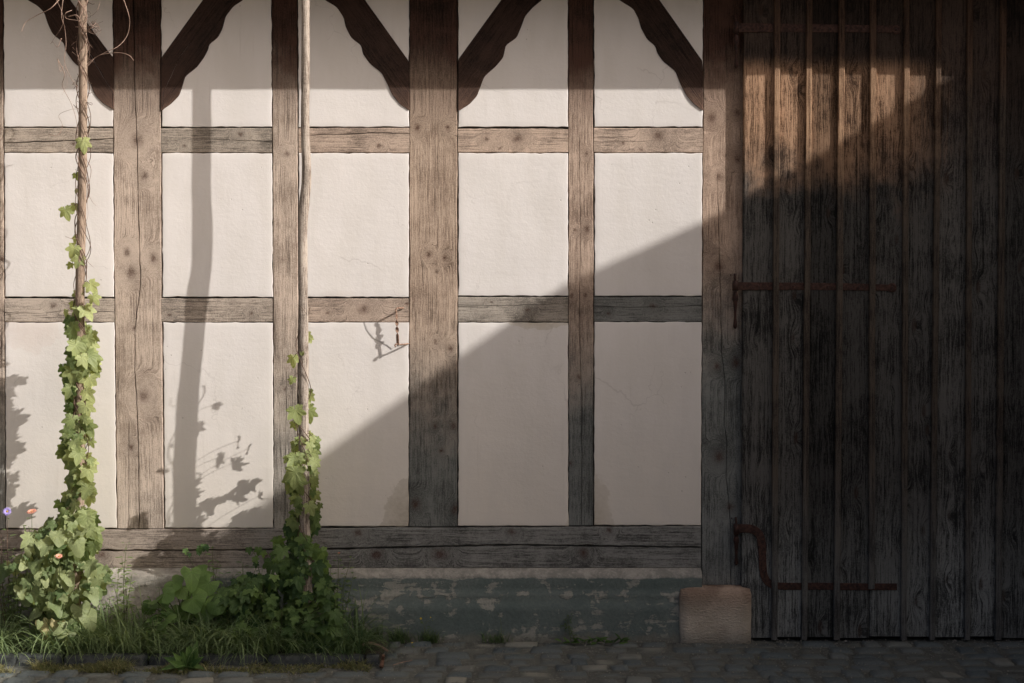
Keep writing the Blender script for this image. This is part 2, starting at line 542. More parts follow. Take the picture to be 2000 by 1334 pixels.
beam('post', TOPY, 1142, [(0, 1374), (1142, 1370)], [(0, 1462), (1142, 1457)], False,
     wood('gate_post_wood', 'z', kn([(1390, 230, 12), (1405, 345, 10), (1403, 520, 14), (1440, 310, 10), (1440, 220, 8), (1400, 716, 9), (1438, 708, 12),
                                     (1404, 892, 14), (1426, 990, 9)], 'z'),
          seed=6.0, greyz=(1.4, 2.3, (.24, .247, .228), (.055, .058, .053)), lo_l=(.60, .44, .33), lo_d=(.24, .165, .12)),
     cracks=[(330, 2000, [(340, 1401), (500, 1405), (640, 1409), (692, 1410), (744, 1416), (822, 1414), (864, 1420), (931, 1418), (978, 1423), (1025, 1427), (1139, 1427)], .9, .014)],
     seed=6, label='broad grey gate post with knots, beside the plank gate')

# rails
cols = [(9, 221, 224), (315, 531, 533), (583, 800, 799), (894.5, 1110, 1110), (1160, 1373, 1371)]
r1k = [[(143, 280, 6)], [(470, 262, 7), (360, 285, 5)], [(740, 285, 6)], [(1010, 270, 10), (950, 272, 6), (975, 290, 5)], [(1285, 265, 13), (1253, 292, 4), (1215, 280, 5)]]
r1c = [[(-100, 400, [(8, 279), (110, 276), (221, 271)], 1.5, .02)], [(400, 700, [(400, 271), (531, 277)], .9, .012)],
       [(500, 2000, [(583, 264), (690, 262), (720, 259), (800, 261)], 1.2, .016)], [(850, 1120, [(890, 262), (1110, 261)], .3, .006)], [(1100, 1300, [(1160, 277), (1300, 275)], .5, .008)]]
r2k = [[(103, 597, 7)], [(490, 612, 5), (330, 615, 4)], [(710, 605, 13), (795, 594, 5), (640, 612, 5)], [(1030, 605, 7), (960, 590, 4)], [(1275, 598, 7), (1190, 612, 4)]]
r2c = [[(-100, 400, [(8, 610), (80, 612), (130, 606), (221, 609)], .7, .012)], [(300, 430, [(300, 606), (430, 604)], .5, .01)],
       [(560, 700, [(580, 596), (700, 600)], .5, .008)], [(800, 2000, [(895, 598), (1110, 594)], .8, .012)], [(1100, 2000, [(1160, 599), (1290, 600), (1372, 596)], .8, .014)]]
greyr = [(.54, .45, .36), (.46, .39, .315), (.56, .43, .335), (.60, .455, .35), (.62, .475, .37)]
for i, (a, b, b2) in enumerate(cols):
    beam('rail', a, b, 250 if i != 3 else 251.5, 298, True,
         wood('rail_upper_wood', 'x', kn(r1k[i], 'x'), seed=10.0 + i, lo_l=greyr[i], lo_d=tuple(c * .32 for c in greyr[i]), hi_l=greyr[i],
              hi_d=tuple(c * .33 for c in greyr[i])), cracks=r1c[i], seed=10 + i, front=-0.001)
    g = [(.56, .47, .385), (.54, .45, .365), (.54, .42, .33), (.44, .385, .32), (.24, .24, .22)][i]
    beam('rail', a + .5, b2 - .5, 583 if i < 3 else 580, 629 if i < 4 else 628, True,
         wood('rail_lower_wood', 'x', kn(r2k[i], 'x'), seed=20.0 + i, lo_l=g, lo_d=tuple(c * .30 for c in g)), cracks=r2c[i], seed=20 + i, front=-0.001)
# sill beam
beam('sill_beam', -120, 1369, [(-120, 1036), (300, 1034), (700, 1031), (1370, 1028)], 1109, True,
     wood('sill_wood', 'x', kn([(700, 1040, 10), (860, 1082, 16), (735, 1083, 14), (1140, 1080, 12), (1190, 1035, 8), (200, 1083, 12), (1000, 1038, 8), (520, 1086, 9), (60, 1055, 9)], 'x'),
          seed=30.0, lo_l=(.285, .28, .255), lo_d=(.075, .073, .066), contrast=1.2, lit_end=(-.8, -1.9, (.43, .355, .29), (.16, .13, .105))),
     cracks=[(-500, 3000, [(-120, 1074), (300, 1075), (600, 1073), (870, 1067), (1000, 1064), (1370, 1069)], 2.8, .035)], seed=30, front=0.004)

# carved braces
def brace(pts_carved, pts_straight, left_post, y1, ang, seed, crack=None):
    tc = smooth_tab(sorted([(y, x) for x, y in pts_carved]), TOPY + 20, y1, 3, 3)
    ts = sorted([(y, x) for x, y in pts_straight])
    m = wood('brace_wood', 'z', seed=seed, ang=ang, hi_l=(.060, .035, .026), hi_d=(.018, .013, .011), zr=(2.6, 3.12), lo_l=(.34, .21, .15), lo_d=(.15, .09, .065))
    lo, hi = (ts, tc) if left_post else (tc, ts)
    beam('brace', TOPY + 20, y1, lo, hi, False, m, cracks=crack or (), seed=seed, front=0.006, step=4.0, wob=.15, bev=1.2)

ext = lambda x, y, m, yy: (x + m * (yy - y), yy)
brace([ext(53, 0, .75, -130), (53, 0), (72, 10), (86, 24), (94, 48), (103, 67), (124, 83), (129, 101), (144, 122), (166, 139), (176, 163), (185, 185), (201, 202), (222, 214)],
      [ext(137, 0, .75, -130), (137, 0), (221, 113), (222.5, 214)], False, 213, R(36), 41,
      crack=[(60, 2000, [(60, 140), (110, 178), (183, 221)], .8, .015)])
brace([ext(475, 0, -.75, -130), (475, 0), (456, 12), (441, 32), (434, 58), (425, 74), (408, 87), (407, 96), (398, 113), (384, 132), (362, 149), (357, 166), (350, 187), (332, 205), (314, 216)],
      [ext(396, 0, -.72, -130), (396, 0), (314, 114), (314, 216)], True, 215, R(-36), 42,
      crack=[(60, 2000, [(60, 390), (110, 352), (183, 318)], .6, .012)])
brace([ext(634, 0, .75, -130), (634, 0), (657, 13), (671, 34), (675, 53), (686, 74), (705, 88), (709, 106), (723, 125), (745, 142), (756, 163), (766, 185), (782, 205), (800, 215)],
      [ext(713, 0, .72, -130), (713, 0), (799.5, 121), (799.5, 215)], False, 214, R(36), 43)
brace([ext(1059, 0, -.75, -130), (1059, 0), (1042, 13), (1026, 31), (1018, 53), (1009, 74), (988, 88), (983, 112), (968, 130), (946, 149), (939, 168), (932, 187), (917, 204), (895, 217)],
      [ext(979, 0, -.72, -130), (979, 0), (895, 116), (894, 216)], True, 215, R(-36), 44)
brace([ext(1209, 0, .75, -130), (1209, 0), (1237, 17), (1247, 36), (1252, 55), (1264, 77), (1280, 90), (1283, 103), (1295, 120), (1319, 139), (1328, 163), (1341, 187), (1357, 205), (1373, 215)],
      [ext(1288, 0, .72, -130), (1288, 0), (1372, 119), (1373, 215)], False, 214, R(36), 45)

# wall plate above the frame
v, f = box_geo(-3.6, 7.0, -.004, .16, P(0, TOPY).z - .02, P(0, TOPY).z + .2)
mesh_obj('wall_plate', v, f, wood('plate_wood', 'x', seed=50.0, hi_l=(.17, .09, .06), hi_d=(.06, .036, .026)), barn, smooth=False)

# plaster panels
def zx(px, py): p = P(px, py); return p.x, p.z
st = []
def stain(px, py, rx, ry, c, a):
    X, Z = zx(px, py); st.append((X, Z, rx * .0028, ry * .0028, c, a))
stain(806, 1040, 62, 112, (.40, .34, .25), .75)
stain(1152, 1040, 46, 118, (.46, .38, .27), .6)
stain(1052, 622, 64, 22, (.50, .42, .28), .7)
stain(60, 640, 60, 50, (.66, .52, .44), .35)
stain(660, 575, 38, 9, (.70, .62, .55), .35)
PL = plaster_mat('lime_plaster', st)

def panel(x0, x1, y0, y1, seed, gl=2.0, gr=.8, gt=.8, gb=1.8):
    """x0,x1 may be tables of y"""
    nx = max(6, int((interp(x1, y0) - interp(x0, y0)) / 9)); ny = max(4, int((y1 - y0) / 9))
    V, F = [], []
    ys = [y0 + gt, y0 + gt + .5, y0 + gt + 1.1, y0 + gt + 1.8] + [y0 + gt + 3 + (y1 - gb - 3 - (y0 + gt + 3)) * i / ny for i in range(1, ny)] + [y1 - gb - 1.8, y1 - gb - 1.1, y1 - gb - .5, y1 - gb]
    def edge(j, n): return (0.05 if j in (0, n) else (0.007 if j in (-1,) else 0.0))
    for iy, yy in enumerate(ys):
        a = interp(x0, yy) + gl; b = interp(x1, yy) - gr
        xs = [a, a + .5, a + 1.1, a + 1.8] + [a + 3 + (b - 3 - a - 3) * i / nx for i in range(1, nx)] + [b - 1.8, b - 1.1, b - .5, b]
        for ix, xx in enumerate(xs):
            ex = min(ix, len(xs) - 1 - ix); ey = min(iy, len(ys) - 1 - iy); e = min(ex, ey)
            # ragged edges
            rag = {0: 1.0, 1: 1.0, 2: .95, 3: .9}.get(e, 0)
            jx = jy = 0
            if rag:
                if ex <= 3 and ex <= ey: jx = rag * (1.6 * nz(yy * .03, seed) + 1.3 * nz(yy * .13, seed + 3)) * (1 if ix < 4 else -1)
                if ey <= 3 and ey <= ex: jy = rag * (1.6 * nz(xx * .03, seed + 7) + 1.6 * nz(xx * .14, seed + 11))
            dep = {0: .04, 1: .0022, 2: .0003}.get(e, 0.0)
            d = -(dep) + .0018 * nz(xx * .012, yy * .012, seed) + .0006 * nz(xx * .05, yy * .05, seed)
            V.append(P(xx + jx, yy + jy, d))
    W = nx + 7
    for i in range(len(ys) - 1):
        for j in range(W - 1):
            F.append((i * W + j, i * W + j + 1, (i + 1) * W + j + 1, (i + 1) * W + j))
    return mesh_obj('plaster_panel', V, F, PL, barn)

bays = [([(0, 5), (1033, 10)], [(0, 221), (500, 223), (1033, 229)]),
        ([(0, 313), (500, 315), (1033, 320)], [(0, 531), (600, 534), (1033, 535)]),
        ([(0, 580), (600, 582), (1033, 578)], [(0, 800), (1033, 799)]),
        ([(0, 893), (1033, 893)], [(0, 1110), (1033, 1111)]),
        ([(0, 1158), (500, 1159), (1033, 1158)], [(0, 1374), (1033, 1370)])]
for i, (a, b) in enumerate(bays):
    bt = [1034, 1033, 1030, 1029, 1028][i]
    panel(a, b, TOPY + 10, 250, 100 + i)
    panel(a, b, 298, 582 if i < 3 else 580, 110 + i)
    panel(a, b, 629 if i < 4 else 628, bt, 120 + i)
# masonry behind the frame, so that the gaps are dark
v, f = box_geo(-3.6, P(1440, 0).x, .06, .5, 0.0, 4.1)
mesh_obj('wall_core', v, f, plain_mat('old_mortar', (.09, .075, .06)), barn, smooth=False)

# plinth: rough render over stone with a sloping ledge
def plinth_mat():
    k = NT('flaking_plinth_render')
    oc, x, y, z = k.obj()
    n1 = k.noise(oc, 3.5, 5.0, .62); n2 = k.noise(oc, 13.0, 5.0, .6, .4); f = k.noise(oc, 70.0, 4.0, .65)
    st_ = k.noise(k.comb(k.math('MULTIPLY', x, 6.0), y, k.math('MULTIPLY', z, 34.0)), 1.0, 4.0, .65)
    col = k.mix(k.smooth(n1, .35, .65), (.115, .145, .13), (.16, .185, .165))
    col = k.mix(k.smooth(n2, .5, .7, 0, .35), col, (.20, .215, .19))
    col = k.mix(k.smooth(f, .35, .6, .3, 0), col, (.06, .075, .075))
    pat = k.math('ADD', k.math('MULTIPLY', n2, .55), k.math('ADD', k.math('MULTIPLY', st_, .35), k.math('MULTIPLY', n1, .3)))
    m = k.math('MULTIPLY', k.smooth(pat, .64, .675), k.smooth(f, .3, .6, .6, 1.0))
    scr = k.math('MULTIPLY', k.smooth(k.math('ADD', st_, k.math('MULTIPLY', f, .5)), .86, .95), k.smooth(n1, .47, .6))
    m = k.math('MAXIMUM', m, k.math('MULTIPLY', scr, .8))
    col = k.mix(m, col, k.mix(f, (.26, .26, .215), (.36, .35, .295)))
    # mortar coloured foot and moss
    zt = k.math('ADD', z, k.math('MULTIPLY', k.math('SUBTRACT', n2, .5), .12))
    col = k.mix(k.smooth(zt, .055, .015, 0, .8), col, k.mix(f, (.11, .11, .085), (.25, .235, .19)))
    # bare ledge
    lg = k.smooth(k.math('ADD', z, k.math('MULTIPLY', k.math('SUBTRACT', n2, .5), .03)), ZL - .018, ZL - .008)
    col = k.mix(lg, col, k.mix(k.smooth(k.math('ADD', k.math('MULTIPLY', f, .4), k.math('MULTIPLY', n2, .6)), .38, .62), (.25, .24, .205), (.42, .39, .335)))
    # the left part is paler and browner
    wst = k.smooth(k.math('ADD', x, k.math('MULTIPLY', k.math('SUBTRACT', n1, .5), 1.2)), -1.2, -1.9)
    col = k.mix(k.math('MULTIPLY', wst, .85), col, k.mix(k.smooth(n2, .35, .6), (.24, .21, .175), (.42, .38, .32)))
    k.color(col)
    k.p.inputs['Roughness'].default_value = .9
    b1 = k.bump(k.math('ADD', k.math('MULTIPLY', n2, .6), k.math('MULTIPLY', m, -.35)), .012, .8)
    k.bump(k.math('ADD', f, k.math('MULTIPLY', st_, .6)), .004, .8, b1)
    return k.m

ZL = P(1000, 1125, .055).z       # lower edge of the ledge
ZT = P(1000, 1109).z
V, F = [], []
nx, prof = 260, [(.02, ZT), (-.002, ZT), (-.03, (ZT + ZL) / 2 + .004), (-.05, ZL + .004), (-.055, ZL - .006), (-.056, ZL - .06), (-.058, ZL - .12), (-.06, .24), (-.062, .16), (-.066, .10), (-.07, .05), (-.075, .01), (-.08, -.05)]
x0w, x1w = -3.4, P(1371, 1120, .05).x
for i in range(nx + 1):
    X = x0w + (x1w - x0w) * i / nx
    for j, (yy, zz) in enumerate(prof):
        a = 0 if j < 2 else 1
        V.append((X, yy + a * (.006 * nz(X * 2.3, zz * 5) + .004 * nz(X * 11, zz * 14)), zz + (.004 * nz(X * 7, j) if 1 < j < 5 else 0)))
m_ = len(prof)
for i in range(nx):
    for j in range(m_ - 1): F.append((i * m_ + j, (i + 1) * m_ + j, (i + 1) * m_ + j + 1, i * m_ + j + 1))
mesh_obj('plinth', V, F, plinth_mat(), barn)

# roof slab with the eave that shades the upper wall
ze = P(1000, 175).z + .42 * SZ
g = Geo()
def roof_geo(y0, z0, y1, z1, x0, x1, th):
    v = []
    for x in (x0, x1): v += [(x, y0, z0), (x, y1, z1), (x, y1, z1 + th), (x, y0, z0 + th)]
    return v, [(0, 1, 2, 3), (7, 6, 5, 4), (0, 4, 5, 1), (1, 5, 6, 2), (2, 6, 7, 3), (3, 7, 4, 0)]
g.add(*roof_geo(-.42, ze, 3.2, ze + 2.9, -9, 7.2, .1))
tile = plain_mat('roof_tile', (.22, .09, .055), (.12, .055, .04))
mesh_obj('roof', g.v, g.f, tile, barn, smooth=False)
g = Geo(); g.box(-9, -3.3, .03, .3, 0, 4.4)
mesh_obj('wall', g.v, g.f, PL, barn, smooth=False)

def disc(c, r, d, n=14, h=.004):
    V = [Vector((c.x + r * math.cos(2 * math.pi * k / n), -d, c.z + r * math.sin(2 * math.pi * k / n))) for k in range(n)]
    V += [Vector((c.x + .75 * r * math.cos(2 * math.pi * k / n), -d - h, c.z + .75 * r * math.sin(2 * math.pi * k / n))) for k in range(n)]
    F = [(k, (k + 1) % n, n + (k + 1) % n, n + k) for k in range(n)] + [tuple(range(n, 2 * n))]
    return V, F


# ------------------------------------------------------------------ plank gate
GY = -.046           # front of the boards
GZ0 = P(1700, 1244, .046).z
GX1 = 4.9
gate_wood = wood('gate_wood', 'z', island=True, fib=1.2, contrast=1.4, lo_l=(.098, .093, .084), lo_d=(.016, .0155, .0145), hi_l=(.06, .042, .032), hi_d=(.017, .013, .011),
                 zr=(2.2, 3.1), greyz=(.15, .95, (.22, .225, .208), (.036, .037, .035)), sun_patch=(2.42, 2.0, (.40, .245, .15), (.085, .047, .027)), kcol=(.04, .025, .018))
bat_top = [1512, 1573.5, 1637, 1700, 1765, 1826, 1889, 1953, 2017, 2080, 2144, 2207, 2270, 2334, 2400]
edges = [P(1452, 300, .046).x] + [P(b + 5.5, 300, .068).x for b in bat_top]
g = Geo()
for i in range(len(edges) - 1):
    a, b = edges[i] + .002, edges[i + 1] - .002
    n = 90; V, F = [], []
    cols_ = [(0, .038), (0, .003), (.04, 0), (.3, 0), (.5, 0), (.7, 0), (.96, 0), (1, .003), (1, .038)]
    cup = rnd.uniform(-.003, .003); dz = rnd.uniform(-.006, .006) ; off = rnd.uniform(-.002, .002)
    for r_ in range(n + 1):
        z = GZ0 + dz + (3.75 - GZ0) * r_ / n
        for (t, dep) in cols_:
            u = 4 * t * (1 - t)
            V.append((a + (b - a) * t + .0012 * nz(z * 3, i * 7 + t), GY + dep + off + cup * u + .001 * nz(z * 2, t * 3, i), z))
    m_ = len(cols_)
    for r_ in range(n):
        for j in range(m_ - 1): F.append((r_ * m_ + j, r_ * m_ + j + 1, (r_ + 1) * m_ + j + 1, (r_ + 1) * m_ + j))
    F.append(tuple(range(m_)))
    g.add(V, F)
gate = mesh_obj('gate', g.v, g.f, gate_wood, barn, smooth=False)
gate['label'] = 'dark weathered gate of upright planks with battens over the joints'
# each batten
bat_wood = wood('batten_wood', 'z', fib=1.1, contrast=1.1, lo_l=(.10, .08, .062), lo_d=(.03, .024, .02), hi_l=(.10, .06, .04), hi_d=(.035, .022, .016),
                greyz=(.2, 1.2, (.15, .145, .13), (.055, .052, .048)), sun_patch=(2.55, 1.9, (.44, .275, .165), (.16, .092, .055)))
for i, bx in enumerate(bat_top):
    x = P(bx + 5.5, 300, .07).x
    zb = GZ0 - .012
    if i == 3: zb = P(1700, 1150, .06).z
    V, F = [], []; n = 60
    w = .0155 + rnd.uniform(-.001, .001)
    cs = [(-w, .023), (-w, .003), (-w + .003, 0), (w - .003, 0), (w, .003), (w, .023)]
    lean = rnd.uniform(-.004, .004)
    for r_ in range(n + 1):
        z = zb + (3.75 - zb) * r_ / n
        for (dx, dep) in cs:
            V.append((x + dx + lean * (z - 2.5) + .0015 * nz(z * 2.1, i * 5), GY - .0235 + dep + .001 * nz(z * 1.7, i * 3 + 1), z))
    for r_ in range(n):
        for j in range(5): F.append((r_ * 6 + j, r_ * 6 + j + 1, (r_ + 1) * 6 + j + 1, (r_ + 1) * 6 + j))
    F.append(tuple(range(6)))
    for zn in (.35, 1.0, 1.62, 2.3, 2.95, 3.4):
        zn += rnd.uniform(-.04, .04)
        if zn < zb: continue
        dv_, df_ = disc(Vector((x + lean * (zn - 2.5) + rnd.uniform(-.003, .003), 0, zn)), .0032, -(GY - .0235) - .0005, 8, .0018)
        n0 = len(V); V += dv_; F += [tuple(q + n0 for q in ff) for ff in df_]
    o = mesh_obj('batten', V, F, bat_wood, gate, smooth=False)
v, f = box_geo(P(1440, 0).x + .001, GX1 + .6, .03, .3, .0, 4.1)
mesh_obj('gate_backing', v, f, plain_mat('dark_inside', (.02, .018, .016)), barn, smooth=False)

iron = rust_mat('rusty_painted_iron')
iron_d = rust_mat('dark_rust_iron', (.07, .032, .024), (.03, .02, .017))

def strap(path, w, taper_end=True):
    """flat bar following px path on the gate"""
    sp = smooth_path([Vector((a, b, 0)) for a, b in path], 8)
    d0, d1 = .0475, .0535
    V, F = [], []
    for i, p in enumerate(sp):
        t = (sp[min(i + 1, len(sp) - 1)] - sp[max(i - 1, 0)]).normalized(); nrm = Vector((-t.y, t.x, 0))
        fr = i / (len(sp) - 1); ww = w / 2 * (1 - .22 * fr)
        a, b = p + nrm * ww, p - nrm * ww
        V += [P(a.x, a.y, d0), P(a.x, a.y, d1 - .0015), P(a.x - nrm.x * .8, a.y - nrm.y * .8, d1), P(b.x + nrm.x * .8, b.y + nrm.y * .8, d1), P(b.x, b.y, d1 - .0015), P(b.x, b.y, d0)]
    for i in range(len(sp) - 1):
        for j in range(5): F.append((i * 6 + j, i * 6 + j + 1, (i + 1) * 6 + j + 1, (i + 1) * 6 + j))
    F += [tuple(range(6)), tuple(range(len(V) - 6, len(V)))]
    return V, F


def hinge(path, w, bolts, end, px, py0, py1, bulge):
    V, F = strap(path, w)
    s = mesh_obj('hinge_strap', V, F, iron, gate, smooth=False)
    for (bx, by) in bolts: mesh_obj('hinge_bolt', *disc(P(bx, by, .054), .0085, .0562 if end and bx == end[0] else .0535), iron_d, gate, smooth=False)
    if end: mesh_obj('strap_end', *disc(P(end[0], end[1], .054), .026, .0528, 18, .003), iron, gate, smooth=False)
    # knuckle and pintle
    g = Geo()
    g.add(*tube_geo([P(px, py0 - 3, .056), P(px, py0 + w + 1, .056)], .015, 12))
    pr = [(0, .008), (.12, .013), (.22, .0145), (.3, .010), (.5, .007), (.72, .006), (.86, .009), (.93, .010), (1, .004)]
    pts = [P(px, py0 + w + 2 + (py1 - py0 - w) * t, (.050 - .028 * t)) for t, r in pr]
    g.add(*tube_geo(pts, [r * 1.15 for t, r in pr], 12))
    g.add(*tube_geo([P(px - 1, py0 - 16, .040), P(px, py0 - 3, .052)], .006, 8))
    g.add(*tube_geo([P(px - 1, py0 - 14, -.01), P(px - 1, py0 - 14, .040)], .006, 8))
    g.add(*disc(P(px - 9, py0 - 14, .0), .004, .002))
    mesh_obj('hinge_pintle', g.v, g.f, iron_d, gate, smooth=True)

hinge([(1434, 54), (1520, 54.5), (1640, 55.5), (1745, 57)], 18, [(1485, 55), (1557, 56), (1622, 57), (1683, 57), (1750, 58)], (1750, 58), 1438, 46, 132, 0)
hinge([(1430, 559), (1520, 559), (1640, 560), (1742, 562)], 16, [(1480, 559), (1550, 560), (1616, 560), (1676, 561), (1742, 562)], (1742, 562), 1436, 551, 640, 0)
hinge([(1433, 1033), (1452, 1032), (1470, 1034), (1483, 1044), (1488, 1062), (1489, 1085), (1490, 1108), (1494, 1128), (1506, 1141), (1530, 1145), (1600, 1145), (1680, 1146), (1752, 1146)], 17,
      [(1472, 1036), (1491, 1060), (1491, 1115), (1545, 1145), (1610, 1145), (1675, 1146), (1740, 1146)], None, 1438, 1026, 1102, 0)

# ------------------------------------------------------------------ neighbouring wing that throws the slanting shadow
XO = 6.0
def prof_pt(px, py, d=0.0):
    p = P(px, py, d); t = (XO - p.x) / SX
    return (-(t) - d, p.z + SZ * t)
pf = [prof_pt(490, 1002), prof_pt(620, 893), prof_pt(800, 766), prof_pt(893, 697), prof_pt(1110, 550), prof_pt(1372, 432), prof_pt(1630, 285, .046), prof_pt(1838, 162, .046)]
outline = [(-10.0, pf[0][1]), pf[0], pf[1], pf[2], pf[3], pf[4], pf[5], pf[6], pf[7], (-.7, pf[7][1] - .25)]
print('wing profile', outline)
wing = thing('farm_wing', (XO + .5, -4, 0), 'farm wing with a tiled roof standing at right angles to the barn', 'building')
V, F = [], []
for (y, z) in outline: V += [(XO - .02, y, z - .14), (XO, y, z), (XO + 3.5, y, z + 1.35), (XO + 3.5, y, z + 1.15)]
for i in range(len(outline) - 1):
    for j in range(4): F.append((i * 4 + j, i * 4 + (j + 1) % 4, (i + 1) * 4 + (j + 1) % 4, (i + 1) * 4 + j))
F += [(3, 2, 1, 0), tuple(range(len(V) - 4, len(V)))]
mesh_obj('roof', V, F, tile, wing, smooth=False)
v, f = box_geo(XO + .3, XO + 6.5, -9.0, -.0, 0, 4.6)
mesh_obj('wall', v, f, plain_mat('wing_boards', (.10, .075, .055), (.05, .04, .03)), wing, smooth=False)
g = Geo(); g.box(XO + .18, XO + .3, -8.9, -.7, 3.4, outline[-1][1] - .2)
mesh_obj('eave_boards', g.v, g.f, bpy.data.materials['wing_boards'], wing, smooth=False)

# ------------------------------------------------------------------ ground and paving
def ground_mat(name, c1, c2, c3):
    k = NT(name); oc, x, y, z = k.obj()
    a = k.noise(oc, 1.3, 4, .6); b = k.noise(oc, 45, 4, .7); v_ = k.vor(oc, 60.0, out='Distance')
    col = k.mix(k.smooth(a, .35, .65), c1, c2)
    col = k.mix(k.smooth(b, .5, .75), col, c3)
    k.color(col); k.bump(k.math('ADD', b, k.math('MULTIPLY', v_, -.5)), .008, .8)
    return k.m
V, F = box_geo(-60, 60, -60, 60, -.3, -.032)
ground = mesh_obj('ground', V, F, ground_mat('yard_gravel', (.30, .26, .19), (.35, .30, .22), (.2, .18, .14)), None, smooth=False)
tag(ground, 'gravel yard in front of the barn', 'ground', kind='structure')
# joint sand under the setts
n_x, n_y = 260, 90
V, F = [], []
for i in range(n_x + 1):
    for j in range(n_y + 1):
        X = -3.6 + 8.6 * i / n_x; Y = .1 - 3.6 * j / n_y
        V.append((X, Y, -.006 + .004 * nz(X * 9, Y * 9)))
for i in range(n_x):
    for j in range(n_y): F.append((i * (n_y + 1) + j, (i + 1) * (n_y + 1) + j, (i + 1) * (n_y + 1) + j + 1, i * (n_y + 1) + j + 1))
js = mesh_obj('joint_sand', V, F, ground_mat('joint_sand', (.09, .092, .078), (.13, .132, .11), (.26, .255, .22)))
tag(js, 'gritty sand between the paving setts', 'sand', kind='structure')

def sett_mat():
    k = NT('granite_setts'); oc, x, y, z = k.obj()
    gn = k.n.new('ShaderNodeNewGeometry'); isl = gn.outputs['Random Per Island']
    rp = k.n.new('ShaderNodeValToRGB'); k.l.new(isl, rp.inputs[0])
    e = rp.color_ramp.elements
    cs = [(0, (.075, .10, .105)), (.3, (.115, .135, .13)), (.5, (.065, .085, .09)), (.68, (.14, .15, .135)), (.84, (.085, .108, .112)), (.93, (.30, .285, .22)), (1, (.17, .17, .145))]
    e[0].position, e[0].color = cs[0][0], (*cs[0][1], 1)
    e[1].position, e[1].color = cs[-1][0], (*cs[-1][1], 1)
    for p, c in cs[1:-1]: q = e.new(p); q.color = (*c, 1)
    f = k.noise(oc, 90, 4, .7); b = k.noise(oc, 9, 3, .6)
    col = k.mix(k.smooth(f, .3, .75, 0, .55), rp.outputs[0], (.19, .20, .18))
    col = k.mix(k.smooth(b, .5, .8, 0, .6), col, (.14, .145, .12))
    # grit caught in the low places
    col = k.mix(k.smooth(k.math('ADD', z, k.math('MULTIPLY', k.math('SUBTRACT', b, .5), .012)), .004, -.004), col, (.13, .132, .11))
    k.color(col); k.p.inputs['Roughness'].default_value = .72
    k.bump(k.math('ADD', f, b), .005, .8)
    return k.m

def sett(x0, x1, y0, y1, h, r):
    """rounded, slightly uneven sett"""
    V, F = [], []
    jit = [[r.uniform(-.013, .013) for _ in range(2)] for _ in range(4)]
    cx, cy = (x0 + x1) / 2, (y0 + y1) / 2
    n = 4
    tx, ty = r.uniform(-.009, .009), r.uniform(-.009, .009)
    fr = [0, .1, .3, .7, .9, 1]
    for i, a in enumerate(fr):
        for j, b in enumerate(fr):
            c = [(x0, y0), (x1, y0), (x0, y1), (x1, y1)]
            px = sum(w * (c[q][0] + jit[q][0]) for q, w in enumerate([(1 - a) * (1 - b), a * (1 - b), (1 - a) * b, a * b]))
            py = sum(w * (c[q][1] + jit[q][1]) for q, w in enumerate([(1 - a) * (1 - b), a * (1 - b), (1 - a) * b, a * b]))
            e = min(i, 5 - i, j, 5 - j)
            z = h + (a - .5) * tx + (b - .5) * ty + .0025 * nz(px * 25, py * 25)
            corner = (i in (0, 5)) and (j in (0, 5))
            if e == 0: z = -.02; 
            elif e == 1: z -= .006
            if corner: px += (cx - px) * .12; py += (cy - py) * .12
            V.append((px, py, z))
    for i in range(5):
        for j in range(5): F.append((i * 6 + j, (i + 1) * 6 + j, (i + 1) * 6 + j + 1, i * 6 + j + 1))
    return V, F

KX1 = GP(742, 1296).x          # the kerb of the flower bed ends here
g = Geo(); rr = random.Random(3)
yrow = -.085
row = 0
while yrow > -3.3:
    dpt = rr.uniform(.115, .155)
    x = -3.5 + rr.uniform(0, .15)
    while x < 4.9:
        L = rr.uniform(.11, .22)
        inbed = (x + L < KX1 + .05 and yrow > -.70)
        if not inbed:
            xa = max(x, KX1) if (x < KX1 and yrow > -.70) else x
            if x + L - xa > .05:
                y_off = .012 * nz(x * 1.1, row * 3.3)
                g.add(*sett(xa + .006, x + L - .006, yrow + y_off - dpt + .006, yrow + y_off - .006, .006 + rr.uniform(-.008, .009), rr))
        x += L
    yrow -= dpt; row += 1
pav = mesh_obj('pavement', g.v, g.f, sett_mat(), None)
tag(pav, 'worn grey granite setts paving the ground before the wall', 'pavement', kind='structure')

# grit and crumbs lying on the setts
g = Geo(); rq = random.Random(12)
for i in range(4200):
    X = rq.uniform(-3.4, 3.4); Y = -rq.random() ** 1.5 * 1.1 - .08
    if X < KX1 and Y > -.6: continue
    if nz(X * 3, Y * 5, 2.2) < -.1 and Y < -.2: continue
    r_ = rq.uniform(.0012, .0045) * (1.6 if rq.random() < .06 else 1); zc = .006 + rq.uniform(-.008, .01)
    pts = [(X + r_ * math.cos(a + q) , Y + r_ * math.sin(a + q), zc + h) for q in (0, 2.1, 4.2) for a, h in ((i * 1.3, -r_ * .5), (i * 1.3 + .8, r_ * .6))]
    g.add(pts, [(0, 2, 4), (1, 5, 3), (0, 1, 3, 2), (2, 3, 5, 4), (4, 5, 1, 0)])
tag(mesh_obj('grit', g.v, g.f, plain_mat('pale_grit', (.34, .32, .27), (.16, .15, .13), .9, 30), None, smooth=False), 'pale grit and crumbs scattered over the setts', 'grit', kind='stuff')

